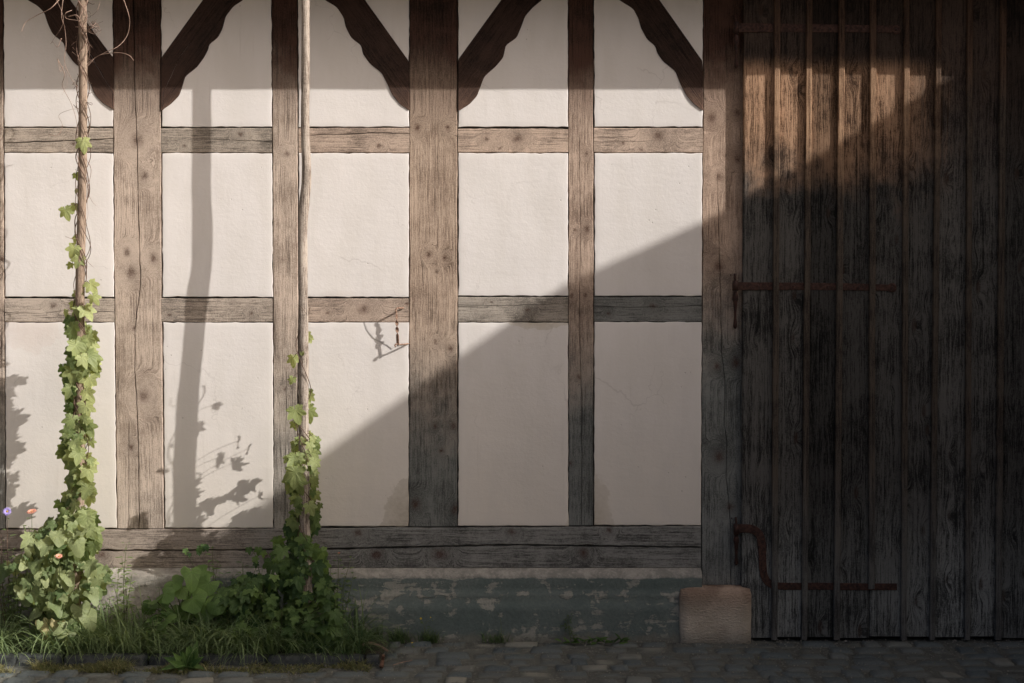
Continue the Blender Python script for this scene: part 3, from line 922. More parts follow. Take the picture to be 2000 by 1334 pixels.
# flower bed soil + kerb stones
soil_m = ground_mat('bed_soil', (.045, .035, .025), (.07, .055, .04), (.10, .085, .06))
V, F = [], []
nx_, ny_ = 200, 24
for i in range(nx_ + 1):
    for j in range(ny_ + 1):
        X = -3.5 + (KX1 + 3.5) * i / nx_; Y = -.04 - .49 * j / ny_
        V.append((X, Y, .012 + .02 * math.sin(math.pi * j / ny_) + .008 * nz(X * 8, Y * 8) - (.03 if i == nx_ else 0)))
for i in range(nx_):
    for j in range(ny_): F.append((i * (ny_ + 1) + j, (i + 1) * (ny_ + 1) + j, (i + 1) * (ny_ + 1) + j + 1, i * (ny_ + 1) + j + 1))
tag(mesh_obj('soil', V, F, soil_m), 'dark soil of the narrow bed along the wall', 'soil', kind='structure')

kerb_m = plain_mat('kerb_stone', (.085, .09, .082), (.03, .034, .034), .75, 28.0)
kerb = thing('bed_edging', (KX1 - 1.2, -.55, 0), 'low dark stone edging along the front of the plant bed', 'kerb')
x = -3.4
while x < KX1 - .02:
    L = min(rr.uniform(.38, .62), KX1 - x)
    V, F = [], []
    n = 14; dy = rr.uniform(-.008, .008); hh = .042 + rr.uniform(-.006, .006)
    prf = [(-.590, -.03), (-.588, hh - .01), (-.580, hh), (-.527, hh + .002), (-.518, hh - .008), (-.516, -.02)]
    for i in range(n + 1):
        X = x + .004 + (L - .008) * i / n; s_ = 1 if 0 < i < n else .0
        for (yy, zz) in prf: V.append((X, yy + dy + .004 * nz(X * 12, zz * 20), zz + .004 * nz(X * 15, yy * 30) - (.006 if not s_ else 0)))
    for i in range(n):
        for j in range(5): F.append((i * 6 + j, (i + 1) * 6 + j, (i + 1) * 6 + j + 1, i * 6 + j + 1))
    F += [tuple(range(6)), tuple(range(n * 6, n * 6 + 6))]
    mesh_obj('edging_stone', V, F, kerb_m, kerb)
    x += L

# sandstone block under the gate post
def stone_mat():
    k = NT('tooled_sandstone'); oc, x, y, z = k.obj()
    n1 = k.noise(oc, 7, 4, .6); f = k.noise(oc, 130, 3, .7)
    tool = k.noise(k.comb(k.math('MULTIPLY', x, 55.0), y, k.math('MULTIPLY', z, 120.0)), 1.0, 2.0, .6)
    col = k.mix(k.smooth(n1, .3, .7), (.48, .40, .30), (.66, .57, .45))
    rz = k.smooth(k.math('ADD', z, k.math('MULTIPLY', n1, .15)), .18, .36)
    col = k.mix(k.math('MULTIPLY', rz, .75), col, k.mix(k.smooth(n1, .42, .6), (.24, .14, .09), (.46, .31, .215)))
    col = k.mix(k.smooth(z, .09, .0, 0, .6), col, (.22, .21, .17))
    col = k.mix(k.smooth(f, .55, .75, 0, .5), col, (.15, .11, .08))
    k.color(col); b = k.bump(k.math('ADD', tool, k.math('MULTIPLY', n1, .6)), .012, 1.0); k.bump(f, .005, .8, b)
    return k.m
a = P(1328, 1150, .10); b = P(1470, 1147, .10)
bm = bmesh.new()
bmesh.ops.create_cube(bm, size=1)
zt_ = P(1400, 1150, .10).z
for v in bm.verts: v.co = Vector((v.co.x * (b.x - a.x), v.co.y * .26, (v.co.z + .5) * (zt_ + .03)))
bmesh.ops.subdivide_edges(bm, edges=bm.edges[:], cuts=7, use_grid_fill=True)
W2, H2 = (b.x - a.x) / 2, zt_ + .03
for v in bm.verts:
    c = v.co; r_ = .03
    q = Vector((max(-W2 + r_, min(W2 - r_, c.x)), max(-.13 + r_, min(.13 - r_, c.y)), min(H2 - r_, c.z)))
    dlt = c - q
    if dlt.length > r_: v.co = q + dlt.normalized() * r_
    v.co += v.normal * (.005 * nz(c.x * 9, c.y * 9, c.z * 9) + .002 * nz(c.x * 40, c.y * 40, c.z * 40))
    v.co.y += .03; v.co.z -= .03; v.co.x += (a.x + b.x) / 2
me = [tuple(v.co) for v in bm.verts]; bm.verts.index_update(); fc = [[v.index for v in f.verts] for f in bm.faces]
bm.free()
cs_ = mesh_obj('corner_stone', me, fc, stone_mat(), barn)
cs_['label'] = 'reddish sandstone block under the gate post'

# ------------------------------------------------------------------ poles
pole_m = None
def PD(px, py, d=0.0):
    """P for things in the plant bed"""
    return P(px, py, min(d * 1.4 if d < .235 else .33 + (d - .235) * 2.2, .53))


def pole_mat(name, l, d_, seed):
    return wood(name, 'z', seed=seed, lo_l=l, lo_d=d_, hi_l=l, hi_d=tuple(c * 1.1 for c in d_), contrast=1.3, fib=1.2)

def pole(path, label, mat, seed, top_ext=.25):
    pts = [PD(px, py, d) for (px, py, d, r) in path]; rad = [r for *_, r in path]
    sp = smooth_path(pts, 5); n = len(sp)
    rs = [interp([(i * 5, rad[i]) for i in range(len(rad))], j) for j in range(n)]
    base = sp[-1].copy(); base.z = 0.0
    sp.append(Vector((sp[-1].x, sp[-1].y, -.03))); rs.append(rs[-1])
    # resample finely
    fine, fr = [], []
    for i in range(len(sp) - 1):
        m = max(1, int((sp[i] - sp[i + 1]).length / .02))
        for j in range(m): fine.append(sp[i].lerp(sp[i + 1], j / m)); fr.append(rs[i] + (rs[i + 1] - rs[i]) * j / m)
    fine.append(sp[-1]); fr.append(rs[-1])
    V, F = tube_geo(fine, fr, 18)
    V2 = []
    for i, v in enumerate(V):
        k = min(i // 18, len(fine) - 1); c = fine[k]; dv = v - c
        s_ = 1 + .09 * nz(dv.x * 40 + seed, dv.y * 40, c.z * 5) + .05 * nz(seed + c.z * 14, dv.x * 60)
        V2.append(c + dv * s_)
    o = mesh_obj('wooden_pole', V2, F, mat, None, base=base)
    tag(o, label, 'pole', 'rough wooden poles standing in front of the barn wall')
    return fine

D1, D2 = .19, .19
pole1 = pole([(160, -170, D1, .0215), (161.5, 0, D1, .0215), (162, 150, D1, .022), (161, 336, D1, .023), (156, 576, D1 + .002, .0235), (157, 700, D1 + .004, .024), (156, 830, D1 + .006, .025), (155, 990, D1 + .008, .0255),
              (150, 1100, D1 + .012, .028), (148, 1225, D1 + .015, .028)],
             'straight weathered pole overgrown with hop leaves, left of the wide knotty post', pole_mat('pole_brown_wood', (.36, .27, .20), (.2, .145, .105), 60.0), 1.0)
pole2 = pole([(596, -170, .196, 0.0213), (597, 0, .196, 0.0218), (597, 120, .197, 0.0222), (596, 250, .196, 0.0226), (599, 345, .198, 0.0248), (594, 400, .200, 0.0270), (591, 460, .204, 0.0252), (592, 560, .214, 0.0248), (593, 700, .226, 0.0261),
              (593, 860, .228, 0.0270), (595, 1000, .229, 0.0278), (599, 1130, .230, 0.0287), (600, 1232, .231, 0.0287)],
             'pale crooked bare pole with hops only at its foot, beside the slim post', pole_mat('pole_pale_wood', (.46, .39, .32), (.15, .115, .09), 61.0), 2.0)

def at_pole(pl, z):
    best = min(pl, key=lambda p: abs(p.z - z)); return best

# ------------------------------------------------------------------ leaves
def leaf_template(kind, seed):
    r_ = random.Random(seed)
    if kind == 'blade': nth = 0
    th = []; N = {'hop': 52, 'heart': 26, 'round': 30, 'oval': 22, 'small': 10}[kind]
    for i in range(N + 1): th.append(R(-172 + 344 * i / N))
    out = []
    for t in th:
        dg = math.degrees(t); a = abs(dg)
        if kind == 'hop':
            r = .44
            for (c, am, w) in ((0, 1.0, 26), (54, .80, 25), (-54, .78, 25), (108, .62, 26), (-108, .60, 26)):
                r = max(r, am * (1 - .40 * (abs(dg - c) / w) ** 1.05))
            r *= 1 + (.035 if i % 2 else -.035)
            if a > 150: r *= .72
        elif kind == 'heart':
            r = .52 + .48 * math.exp(-(a / 30) ** 2) + .07 * math.exp(-((a - 120) / 30) ** 2)
            if a > 158: r *= .5
        elif kind == 'round':
            r = .78 + .12 * math.cos(t) + .03 * (1 if i % 2 else -1) + .03 * math.sin(5 * t)
            if a > 155: r *= .45
        elif kind == 'oval':
            r = 1.0 / math.sqrt((math.cos(t / 2) ** 2) / 1.0 + (math.sin(t / 2) ** 2) / .02) if a < 172 else .1
            r = math.cos(min(a, 89.9) * math.pi / 180) if a < 90 else 0
            r = 0
        else: r = 0
        out.append((r * math.sin(t), r * math.cos(t)))
    if kind in ('oval', 'small'):
        out = []
        wd = .17 if kind == 'oval' else .24
        M = N // 2
        for i in range(M + 1):
            s = i / M; w = wd * math.sin(math.pi * s ** .8) * (1 + (.10 if i % 2 else -.06))
            out.append((-w, s))
        left = out; right = [(-a, b) for a, b in out[::-1]][1:-1]
        # strip template: mid rib + sides
        V, F, UV = [], [], []
        for (w, s) in left:
            bend = -.18 * s * s
            V += [(w, s, bend + .10 * abs(w) / wd * .6), (0, s, bend), (-w, s, bend + .10 * abs(w) / wd * .6)]
            UV += [(w, s), (0, s), (-w, s)]
        for i in range(M): F += [(i * 3, i * 3 + 1, i * 3 + 4, i * 3 + 3), (i * 3 + 1, i * 3 + 2, i * 3 + 5, i * 3 + 4)]
        return np.array(V), F, UV
    rings = (.0, .35, .7, 1.0)
    cup, fold, wav, ph = r_.uniform(.12, .55), r_.uniform(.05, .5), r_.uniform(.05, .14), r_.uniform(0, 6)
    V, UV, F = [(0, 0, 0)], [(0, 0)], []
    n = len(out)
    for rg in rings[1:]:
        for (x, y) in out:
            X, Y = x * rg, y * rg; rad = math.hypot(X, Y); t = math.atan2(X, Y)
            z = -cup * rad * rad + fold * abs(X) * .6 + wav * math.sin(3 * t + ph) * rad * rg + .04 * r_.uniform(-1, 1) * rg
            V.append((X, Y, z)); UV.append((X, Y))
    for i in range(n - 1): F.append((0, 1 + i, 2 + i))
    for q in range(2):
        o = 1 + q * n
        for i in range(n - 1): F.append((o + i, o + n + i, o + n + i + 1, o + i + 1))
    return np.array(V), F, UV

TPL = {k: [leaf_template(k, 10 + i) for i in range(12)] for k in ('hop', 'heart', 'round', 'oval', 'small')}


class Leaves:
    def __init__(s): s.v = []; s.f = []; s.uv = []; s.t = []; s.n = 0
    def add(s, kind, pos, tip, nrm, size, tint, r_):
        V, F, UV = r_.choice(TPL[kind])
        T = Vector(tip).normalized(); N = Vector(nrm); N = (N - T * N.dot(T))
        if N.length < 1e-3: N = T.orthogonal()
        N.normalize(); X = T.cross(N)
        M = np.array([[X.x, X.y, X.z], [T.x, T.y, T.z], [N.x, N.y, N.z]])
        s.v.append(V @ M * size + np.array(tuple(pos)))
        s.f += [tuple(i + s.n for i in q) for q in F]
        s.uv += UV; s.t += [tint] * len(V); s.n += len(V)
    def blade(s, base, dirv, L, w, droop, tint, seg=7):
        base = Vector(base); d = Vector(dirv).normalized()
        side = d.cross(Vector((0, 0, 1)));
        if side.length < .1: side = Vector((1, 0, 0))
        side.normalize()
        a = rnd.uniform(0, 1.2); side = (side * math.cos(a) + Vector((.5, -1, 0)) * math.sin(a) * .5).normalized()
        V, UV = [], []; p = base.copy()
        for i in range(seg + 1):
            t = i / seg; ww = w * (1 - t ** 1.8) * (.55 + .45 * min(1, t * 4)) + .0002
            V += [p - side * ww, p + side * ww]; UV += [(-.5, t), (.5, t)]
            d = (d + Vector((0, 0, -droop)) * (1 / seg) * (0.4 + 1.6 * t)).normalized()
            p = p + d * (L / seg)
        s.v.append(np.array([tuple(q) for q in V]))
        s.f += [tuple(s.n + q for q in (2 * i, 2 * i + 1, 2 * i + 3, 2 * i + 2)) for i in range(seg)]
        s.uv += UV; s.t += [tint] * len(V); s.n += len(V)
    def build(s, name, mat, parent=None, base=None):
        return mesh_obj(name, np.vstack(s.v), s.f, mat, parent, smooth=True, uv=s.uv, tint=s.t, base=base)


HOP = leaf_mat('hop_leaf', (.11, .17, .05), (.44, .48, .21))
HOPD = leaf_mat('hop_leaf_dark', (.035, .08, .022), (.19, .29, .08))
HEART = leaf_mat('heart_leaf', (.12, .18, .065), (.36, .40, .19))
YELL = leaf_mat('wilting_leaf', (.48, .40, .16), (.55, .48, .25), trans=.3)
BROAD = leaf_mat('broad_leaf', (.045, .105, .025), (.18, .29, .08))
WEED = leaf_mat('weed_leaf', (.06, .11, .035), (.24, .30, .12))
GRASS = leaf_mat('grass_blade', (.05, .11, .035), (.30, .38, .17), trans=.3)
DRYG = leaf_mat('dry_grass', (.09, .12, .035), (.34, .31, .15), trans=.3)
STEM = plain_mat('green_stem', (.13, .17, .06), (.09, .10, .04))
VINE = plain_mat('woody_vine', (.17, .11, .075), (.10, .06, .045))
DRY = plain_mat('dry_tendril', (.36, .25, .19), (.24, .15, .11))

def vadd(p, r_, s): return Vector(p) + Vector((r_.uniform(-s, s), r_.uniform(-s, s), r_.uniform(-s, s)))


def hop_leaf(L, S_, pl, px, py, size, r_, tint, side=None, dist=None):
    """one leaf whose middle shows at the pixel (px, py), on a petiole from the pole"""
    c = at_pole(pl, PD(px, py, .19).z + .02)
    if dist is None: dist = -c.y + r_.choice((-1, 1)) * r_.uniform(.0, .095)
    p = P(px, py, dist)
    tip = Vector((r_.uniform(-.6, .6) + (p.x - c.x) * 3, r_.uniform(-.35, .05), -1))
    nrm = Vector((r_.uniform(-.5, .8), -1, r_.uniform(.0, .9)))
    t = tip.normalized()
    top = p - t * size * .35
    L.add('hop', top, tip, nrm, size, tint, r_)
    if S_ is not None:
        s = Vector((c.x, c.y, top.z + r_.uniform(.01, .05))); s += (top - s).normalized() * .022
        mid = (s + top) / 2 + Vector((0, -.005, .012))
        S_.add(*tube_geo(smooth_path([s, mid, top], 3), .0013, 5, False))


def helix(pl, z0, z1, r0, turns, ph, wander, seed):
    pts = []
    n = int(abs(z1 - z0) / .015)
    for i in range(n + 1):
        z = z0 + (z1 - z0) * i / n
        c = at_pole(pl, z); a = ph + turns * 2 * math.pi * i / n + 1.2 * nz(z * 3, seed)
        rr_ = r0 + .006 + wander * max(0, nz(z * 4, seed + 4))
        pts.append(Vector((c.x + rr_ * math.cos(a), c.y + rr_ * math.sin(a), z)))
    return pts

# --- hop on the left pole
h1 = thing('hop_vine', (pole1[-1].x, pole1[-1].y, 0), 'hop vine with bright green lobed leaves climbing the left pole, bare tendrils on top', 'climbing plant', 'hop vines climbing the poles')
r1 = random.Random(21)
g = Geo()
for (z0, z1, tn, ph, wd, sd) in ((3.5, .02, 7, 0, .02, 1), (3.45, .02, 9, 2.1, .012, 2), (3.35, .3, 6, 4.0, .03, 3), (2.9, .02, 5, 5.2, .035, 4)):
    g.add(*tube_geo(helix(pole1, z0, z1, .026, tn, ph, wd, sd), .0028 if sd < 3 else .002, 6, False))
G1 = g
g = Geo()
tend = [([(115, 0), (98, 17), (72, 30), (50, 44), (42, 62)], .28, .0026), ([(234, -20), (250, 24), (253, 48), (247, 72), (230, 91), (206, 102), (182, 115), (168, 128)], .24, .0026),
        ([(261, 118), (250, 107), (226, 103), (192, 109), (170, 130)], .24, .0022), ([(126, -20), (120, 29), (126, 53), (129, 86), (126, 120), (137, 150), (152, 172)], .23, .0022),
        ([(112, 115), (126, 144), (122, 168), (139, 202), (149, 235), (153, 270)], .25, .002), ([(94, 262), (113, 264), (122, 245), (115, 225), (138, 214), (158, 213)], .26, .0013),
        ([(168, 310), (178, 332), (172, 370), (178, 390), (188, 402)], .22, .0018), ([(150, 300), (158, 330), (170, 350), (170, 385), (172, 420), (168, 432)], .222, .0018),
        ([(165, 30), (180, 50), (188, 45), (196, 60), (190, 70)], .24, .0016), ([(160, 70), (178, 55), (192, 52), (186, 66), (172, 62)], .25, .0013),
        ([(120, 75), (112, 92), (104, 82), (98, 86)], .25, .0016), ([(195, 5), (190, 20), (180, 30), (172, 28)], .22, .0012),
        ([(113, 115), (118, 140), (125, 128), (131, 160), (122, 185)], .26, .0012), ([(160, 500), (172, 512), (183, 522)], .23, .0016), ([(128, 462), (140, 466), (152, 466)], .23, .0012),
        ([(134, 32), (150, 30), (158, 42), (168, 62)], .235, .003), ([(140, 20), (128, 26), (130, 36), (152, 40)], .25, .002), ([(152, 0), (170, 30), (160, 60), (172, 95), (158, 130), (170, 160)], .215, .003),
        ([(172, 0), (155, 40), (170, 75), (152, 115), (168, 150)], .217, .003), ([(106, -10), (124, 40), (100, 84)], .27, .0012)]
for pts, d, r in tend:
    sp = smooth_path([PD(a, b, d + .012 * math.sin(i * 1.7)) for i, (a, b) in enumerate(pts)], 7)
    mesh_obj('tendril', *tube_geo(sp, [r * (1 - .55 * i / len(sp)) for i in range(len(sp))], 6), DRY, h1)
g = G1
for i in range(26):   # frizzy dead flower stalks
    c = PD(178 + r1.uniform(-10, 10), 55 + r1.uniform(-8, 8), .225)
    q = c + Vector((r1.uniform(-.03, .045), r1.uniform(-.02, .02), r1.uniform(-.02, .04)))
    g.add(*tube_geo(smooth_path([c, vadd((c + q) / 2, r1, .012), q], 4), .0009, 4, False))
for i in range(40):   # dead stubs clinging to the pole
    z = r1.uniform(2.7, 3.5); c = at_pole(pole1, z); a = r1.uniform(-3.4, .3)
    s_ = Vector((c.x + .026 * math.cos(a), c.y + .026 * math.sin(a), z)); q = s_ + Vector((math.cos(a), math.sin(a), r1.uniform(-1, 1))) * r1.uniform(.01, .035)
    g.add(*tube_geo(smooth_path([s_, vadd((s_ + q) / 2, r1, .006), q], 3), .0014, 5, False))
L = Leaves(); g = G1
for (px, py, sz, tn) in ((163, 284, .062, .9), (150, 345, .035, .6), (148, 374, .02, .8), (130, 418, .058, .75), (143, 408, .045, .9), (146, 468, .038, .9), (142, 492, .058, .85), (152, 512, .055, .8),
                         (136, 520, .03, .6), (181, 562, .06, .95), (186, 585, .05, .9), (150, 580, .045, .6), (147, 600, .05, .55), (172, 612, .072, .95), (154, 615, .06, .8), (128, 612, .03, .9)):
    hop_leaf(L, g, pole1, px, py, sz * 1.15, r1, tn, dist=.285 + r1.uniform(-.05, .05))
for i in range(150):
    py = 632 + (1010 - 632) * (i + r1.random()) / 150
    w = 27 + 6 * math.sin(py * .045) ; cx = 153 + 5 * math.sin(py * .03)
    px = cx + w * math.copysign(abs(r1.uniform(-1, 1)) ** .8, r1.uniform(-1, 1))
    hop_leaf(L, g if i % 2 else None, pole1, px, py, (.032 + .056 * r1.random() ** .8), r1, min(1, max(0, .35 + (px - 150) * .011 + r1.uniform(-.3, .45))))
for i in range(42):
    py = r1.uniform(1010, 1085); px = 160 + r1.uniform(-34, 26)
    hop_leaf(L, g if i % 2 else None, pole1, px, py, r1.uniform(.06, .1), r1, r1.uniform(.2, .8))
L.build('foliage', HOP, h1); mesh_obj('stem', g.v, g.f, VINE, h1)

# twine tied round the left pole
g = Geo()
c = at_pole(pole1, PD(155, 990, .19).z)
for k in range(3):
    pts = [Vector((c.x + .0315 * math.cos(a), c.y + .0315 * math.sin(a), c.z + k * .004 + .004 * math.sin(a * 2 + k))) for a in [2 * math.pi * i / 24 for i in range(25)]]
    g.add(*tube_geo(pts, .0018, 6))
for (a, b) in (((154, 988), (138, 1016)), ((156, 988), (150, 1012)), ((157, 987), (162, 1014))):
    g.add(*tube_geo(smooth_path([PD(*a, .226), PD((a[0] + b[0]) / 2 - 2, (a[1] + b[1]) / 2, .236), PD(*b, .228)], 4), .0018, 6))
tw = mesh_obj('twine', g.v, g.f, plain_mat('jute_twine', (.55, .47, .36)), None, base=c)
tag(tw, 'pale twine knotted round the leafy left pole', 'twine')

# --- hop on the right pole
h2 = thing('hop_vine', (pole2[-1].x, pole2[-1].y, 0), 'hop vine in shade round the foot of the crooked pale pole, few leaves high up', 'climbing plant', 'hop vines climbing the poles')
r2 = random.Random(33)
g = Geo()
for (z0, z1, tn, ph, wd, sd) in ((PD(590, 600).z, .02, 4, 0.5, .01, 11), (PD(590, 800).z, .02, 4, 3, .02, 12)):
    g.add(*tube_geo(helix(pole2, z0, z1, .032, tn, ph, wd, sd), .0022, 6, False))
g.add(*tube_geo(smooth_path([PD(583, 596, .24), PD(592, 604, .245), PD(600, 616, .235)], 4), .0012, 5))
L = Leaves(); L2 = Leaves()
for (px, py, sz, tn) in ((600, 660, .045, .95), (606, 664, .03, .9), (573, 706, .052, .95), (590, 692, .02, .6), (570, 744, .035, .6), (603, 780, .05, .9), (598, 795, .04, .8), (582, 824, .052, .9), (576, 832, .04, .7), (604, 850, .03, .9), (590, 862, .03, .8),
                         (612, 858, .03, .9), (578, 870, .04, .7)):
    hop_leaf(L, g, pole2, px, py, sz * 1.15, r2, tn, dist=.30 + r2.uniform(-.08, .07))
for i in range(64):
    py = 868 + 165 * (i + r2.random()) / 64
    px = 590 + r2.uniform(-22, 24)
    if 584 < px < 606 and r2.random() < .75: px += r2.choice((-1, -1, 1)) * 21
    hop_leaf(L, g if i % 2 else None, pole2, px, py, r2.uniform(.03, .072), r2, max(0, .55 - (py - 880) * .003 + r2.uniform(-.3, .3)))
for (px, py, sz, dd) in ((603, 770, .05, .19), (606, 795, .035, .17), (604, 812, .075, .205), (609, 868, .08, .18), (603, 880, .08, .2), (608, 930, .075, .18), (612, 950, .05, .17), (580, 812, .085, .42), (578, 905, .09, .40), (575, 935, .10, .42), (583, 950, .09, .38), (610, 905, .05, .14)):
    hop_leaf(L, g, pole2, px, py, sz, r2, .3 + .4 * r2.random(), dist=dd)
L.build('foliage', HOP, h2)
for i in range(170):
    t = r2.random() ** .8; py = 1025 + 190 * t
    w = 34 + 62 * t * (1 - .45 * t)
    px = 583 - 8 * t + w * r2.uniform(-1, 1) + (r2.uniform(-60, 0) if py > 1120 and r2.random() < .45 else 0)
    d = .10 + .14 * r2.random() + .05 * t
    if abs(px - 598) < 13 and (py < 1050 or 1115 < py < 1165) and r2.random() < .85: d = .13
    p = PD(px, py, d)
    tip = Vector((r2.uniform(-.8, .8), r2.uniform(-.7, .1), -r2.uniform(.3, 1)))
    if abs(px - 598) < 17 and (1050 < py < 1115 or py > 1165): p = PD(px, py, .245)
    L2.add('hop', p, tip, Vector((r2.uniform(-.5, .5), -.8, r2.uniform(.3, 1.4))), r2.uniform(.04, .078), r2.random() ** 1.5, r2)
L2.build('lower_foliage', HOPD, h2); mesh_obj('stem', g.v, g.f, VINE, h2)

# --- generic little plants
def stalk_plant(name, base, label, cat, stems, leafk, mat, size, n, r_, group=None, stem_mat=None, flowers=(), tint=(.2, .8), droop=.3, srad=.0028):
    """stems: list of tip points (Vector). leaves set along each stem"""
    b = Vector(base); t = thing(name, b, label, cat, group)
    g = Geo(); L = Leaves()
    for tipp in stems:
        tipp = Vector(tipp); s0 = b + Vector((r_.uniform(-.03, .03), r_.uniform(-.02, .02), -.01))
        mid = s0.lerp(tipp, .5) + Vector((r_.uniform(-.02, .02), r_.uniform(-.02, .02), .03))
        sp = smooth_path([s0, mid, tipp], 10)
        g.add(*tube_geo(sp, [srad * (1 - .6 * i / len(sp)) for i in range(len(sp))], 6))
        for k in range(n):
            q = sp[min(len(sp) - 1, int(len(sp) * (.15 + .85 * (k + r_.random()) / n)))]
            a = k * 2.4 + r_.uniform(-.4, .4)
            out = Vector((math.cos(a), math.sin(a), r_.uniform(-droop, .5)))
            frac = (q.z - b.z) / max(.01, tipp.z - b.z)
            L.add(leafk, q + out * .01, out, Vector((-out.x * .4, -out.y * .4 - .3, 1)), size * r_.uniform(.6, 1.1) * (1.15 - .5 * frac), r_.uniform(*tint), r_)
    mesh_obj('stem', g.v, g.f, stem_mat or STEM, t)
    L.build('foliage', mat, t)
    for fl in flowers: flower(t, *fl)
    return t


def flower(parent, pos, kind, size, up):
    pos = Vector(pos); up = Vector(up).normalized(); a = up.orthogonal().normalized(); b = up.cross(a)
    if kind == 'aster': c, n, cen, w = (.42, .34, .72), 26, (.55, .38, .06), .10
    elif kind == 'zinnia': c, n, cen, w = (.85, .40, .28), 12, (.5, .25, .05), .24
    elif kind == 'yellow': c, n, cen, w = (.75, .55, .05), 12, (.6, .4, .05), .2
    else: c, n, cen, w = (.70, .27, .16), 7, (.5, .2, .05), .3
    m = bpy.data.materials.get('petal_' + kind) or plain_mat('petal_' + kind, c, tuple(q * .75 for q in c), .6, 150)
    mc = bpy.data.materials.get('disc_' + kind) or plain_mat('disc_' + kind, cen, None, .8, 400)
    g = Geo()
    for lay in range(2 if kind != 'bud' else 1):
        for k in range(n):
            th = 2 * math.pi * (k + .5 * lay) / n + rnd.uniform(-.06, .06); d = a * math.cos(th) + b * math.sin(th); s = up.cross(d)
            L_ = size * (1 - .15 * lay) * rnd.uniform(.9, 1.05); lift = .12 + .22 * lay
            V = [pos + d * size * .18 - s * size * w * .4, pos + d * size * .18 + s * size * w * .4,
                 pos + d * L_ * .6 + up * L_ * lift + s * size * w, pos + d * L_ * .6 + up * L_ * lift - s * size * w, pos + d * L_ + up * L_ * lift * .8]
            g.add(V, [(0, 1, 2, 3), (3, 2, 4)])
    mesh_obj('flower', g.v, g.f, m, parent)
    V, F = tube_geo([pos - up * size * .25, pos, pos + up * size * .12, pos + up * size * .2], [size * .12, size * .25, size * .22, size * .05], 10)
    mesh_obj('flower_centre', V, F, mc, parent)

rp = random.Random(5)
# big leafy bush with heart leaves on the left, sunlit
hb = thing('leafy_bush', GP(110, 1275), 'sunlit bush of heart-shaped leaves at the foot of the left pole', 'bush')
g = Geo(); L = Leaves(); LY = Leaves()
bb = hb.location
for i in range(16):
    tip = PD(45 + 120 * rp.random(), 1020 + 150 * rp.random(), .12 + .2 * rp.random())
    sp = smooth_path([bb + Vector((rp.uniform(-.12, .12), .06 + rp.uniform(-.03, .05), 0)), bb.lerp(tip, .5) + Vector((rp.uniform(-.05, .05), .03, .03)), tip], 8)
    g.add(*tube_geo(sp, .003, 6))
for i in range(460):
    py = 1012 + 225 * rp.random() ** .85
    t = (py - 1018) / 205
    hw = (40 + 40 * math.sin(math.pi * min(1, t * 1.1))) * (.75 + .5 * nz(py * .03, 2.2) + .25)
    px = 108 + 6 * t + hw * rp.uniform(-1, 1)
    if px < 55 and py < 1060: continue
    if nz(px * .03, py * .03, 4.4) < -.22: continue
    p = PD(px, py, .10 + .20 * rp.random() + .03 * t)
    tip = Vector((rp.uniform(-.9, .9), rp.uniform(-.8, .0), -rp.uniform(.2, 1)))
    L.add('heart' if rp.random() < .55 else 'hop', p, tip, Vector((rp.uniform(-.8, 1.1), -.8, rp.uniform(-.2, 1.4))), .03 + .055 * rp.random() ** 1.6, rp.random(), rp)
for (px, py, s) in ((95, 1228, .07), (110, 1216, .06), (82, 1218, .06), (105, 1246, .055), (130, 1220, .05), (118, 1236, .05), (90, 1240, .04)):
    LY.add('heart', PD(px, py, .3), (rp.uniform(-.5, .5), -.2, -1), (.3, -1, .4), s, rp.random(), rp)
for (px, py, s) in ((158, 1190, .09), (172, 1205, .085), (130, 1130, .08), (40, 1150, .06), (85, 1060, .075), (112, 1045, .07), (150, 1060, .08)):
    L.add('heart', PD(px, py, .3), (.35, -.2, -1), (.3, -1, .6), s, .8, rp)
mesh_obj('stem', g.v, g.f, STEM, hb); L.build('foliage', HEART, hb)
ly = LY.build('wilted_leaves', YELL, hb); ly['label'] = 'wilted yellow leaves low on the bush'

# asters and zinnias at the far left
def fl_stem(tipx, tipy, bx, d=.16): return PD(tipx, tipy, d)
stalk_plant('aster_plant', GP(14, 1270), 'tall thin aster with one purple daisy flower at the left edge', 'flowering plant', [PD(14, 1000, .2), PD(2, 1045, .18), PD(-14, 1030, .2)], 'small', WEED, .05, 12, rp,
            stem_mat=VINE, flowers=[(PD(14, 999, .205), 'aster', .025, (.15, -1, .35))])
stalk_plant('zinnia_plant', GP(70, 1270), 'stalk with one salmon orange flower seen from the side above the heart-leaved bush', 'flowering plant', [PD(62, 1000, .22)], 'oval', WEED, .07, 8, rp,
            flowers=[(PD(62, 1000, .222), 'zinnia', .030, (-.1, -.35, 1))])
stalk_plant('zinnia_plant', GP(108, 1275), 'small orange flower half hidden among the heart-shaped leaves', 'flowering plant', [PD(115, 1090, .33)], 'oval', WEED, .06, 6, rp,
            flowers=[(PD(115, 1087, .335), 'zinnia', .022, (.1, -.5, 1))])
stalk_plant('aster_plant', GP(30, 1275), 'feathery aster clump in bud at the left edge of the bed', 'flowering plant', [PD(30 + dx, py, .12 + .05 * (i % 4)) for i, (dx, py) in enumerate([(-40, 1100), (-25, 1085), (-12, 1105), (0, 1120), (12, 1088), (22, 1110), (-32, 1150), (-5, 1075), (30, 1140), (-46, 1060)])],
            'small', WEED, .052, 26, rp, tint=(.3, 1.0))
stalk_plant('bud_plant', GP(95, 1270), 'thin green stalk ending in a spiky unopened bud beside the left pole', 'flowering plant', [PD(112, 1008, .2), PD(56, 1028, .2)], 'small', WEED, .04, 10, rp)
# spiky buds
for (px, py, r_) in ((112, 1008, .02), (52, 1028, .018), (22, 1092, .02), (-2, 1040, .02), (8, 1120, .02)):
    pass
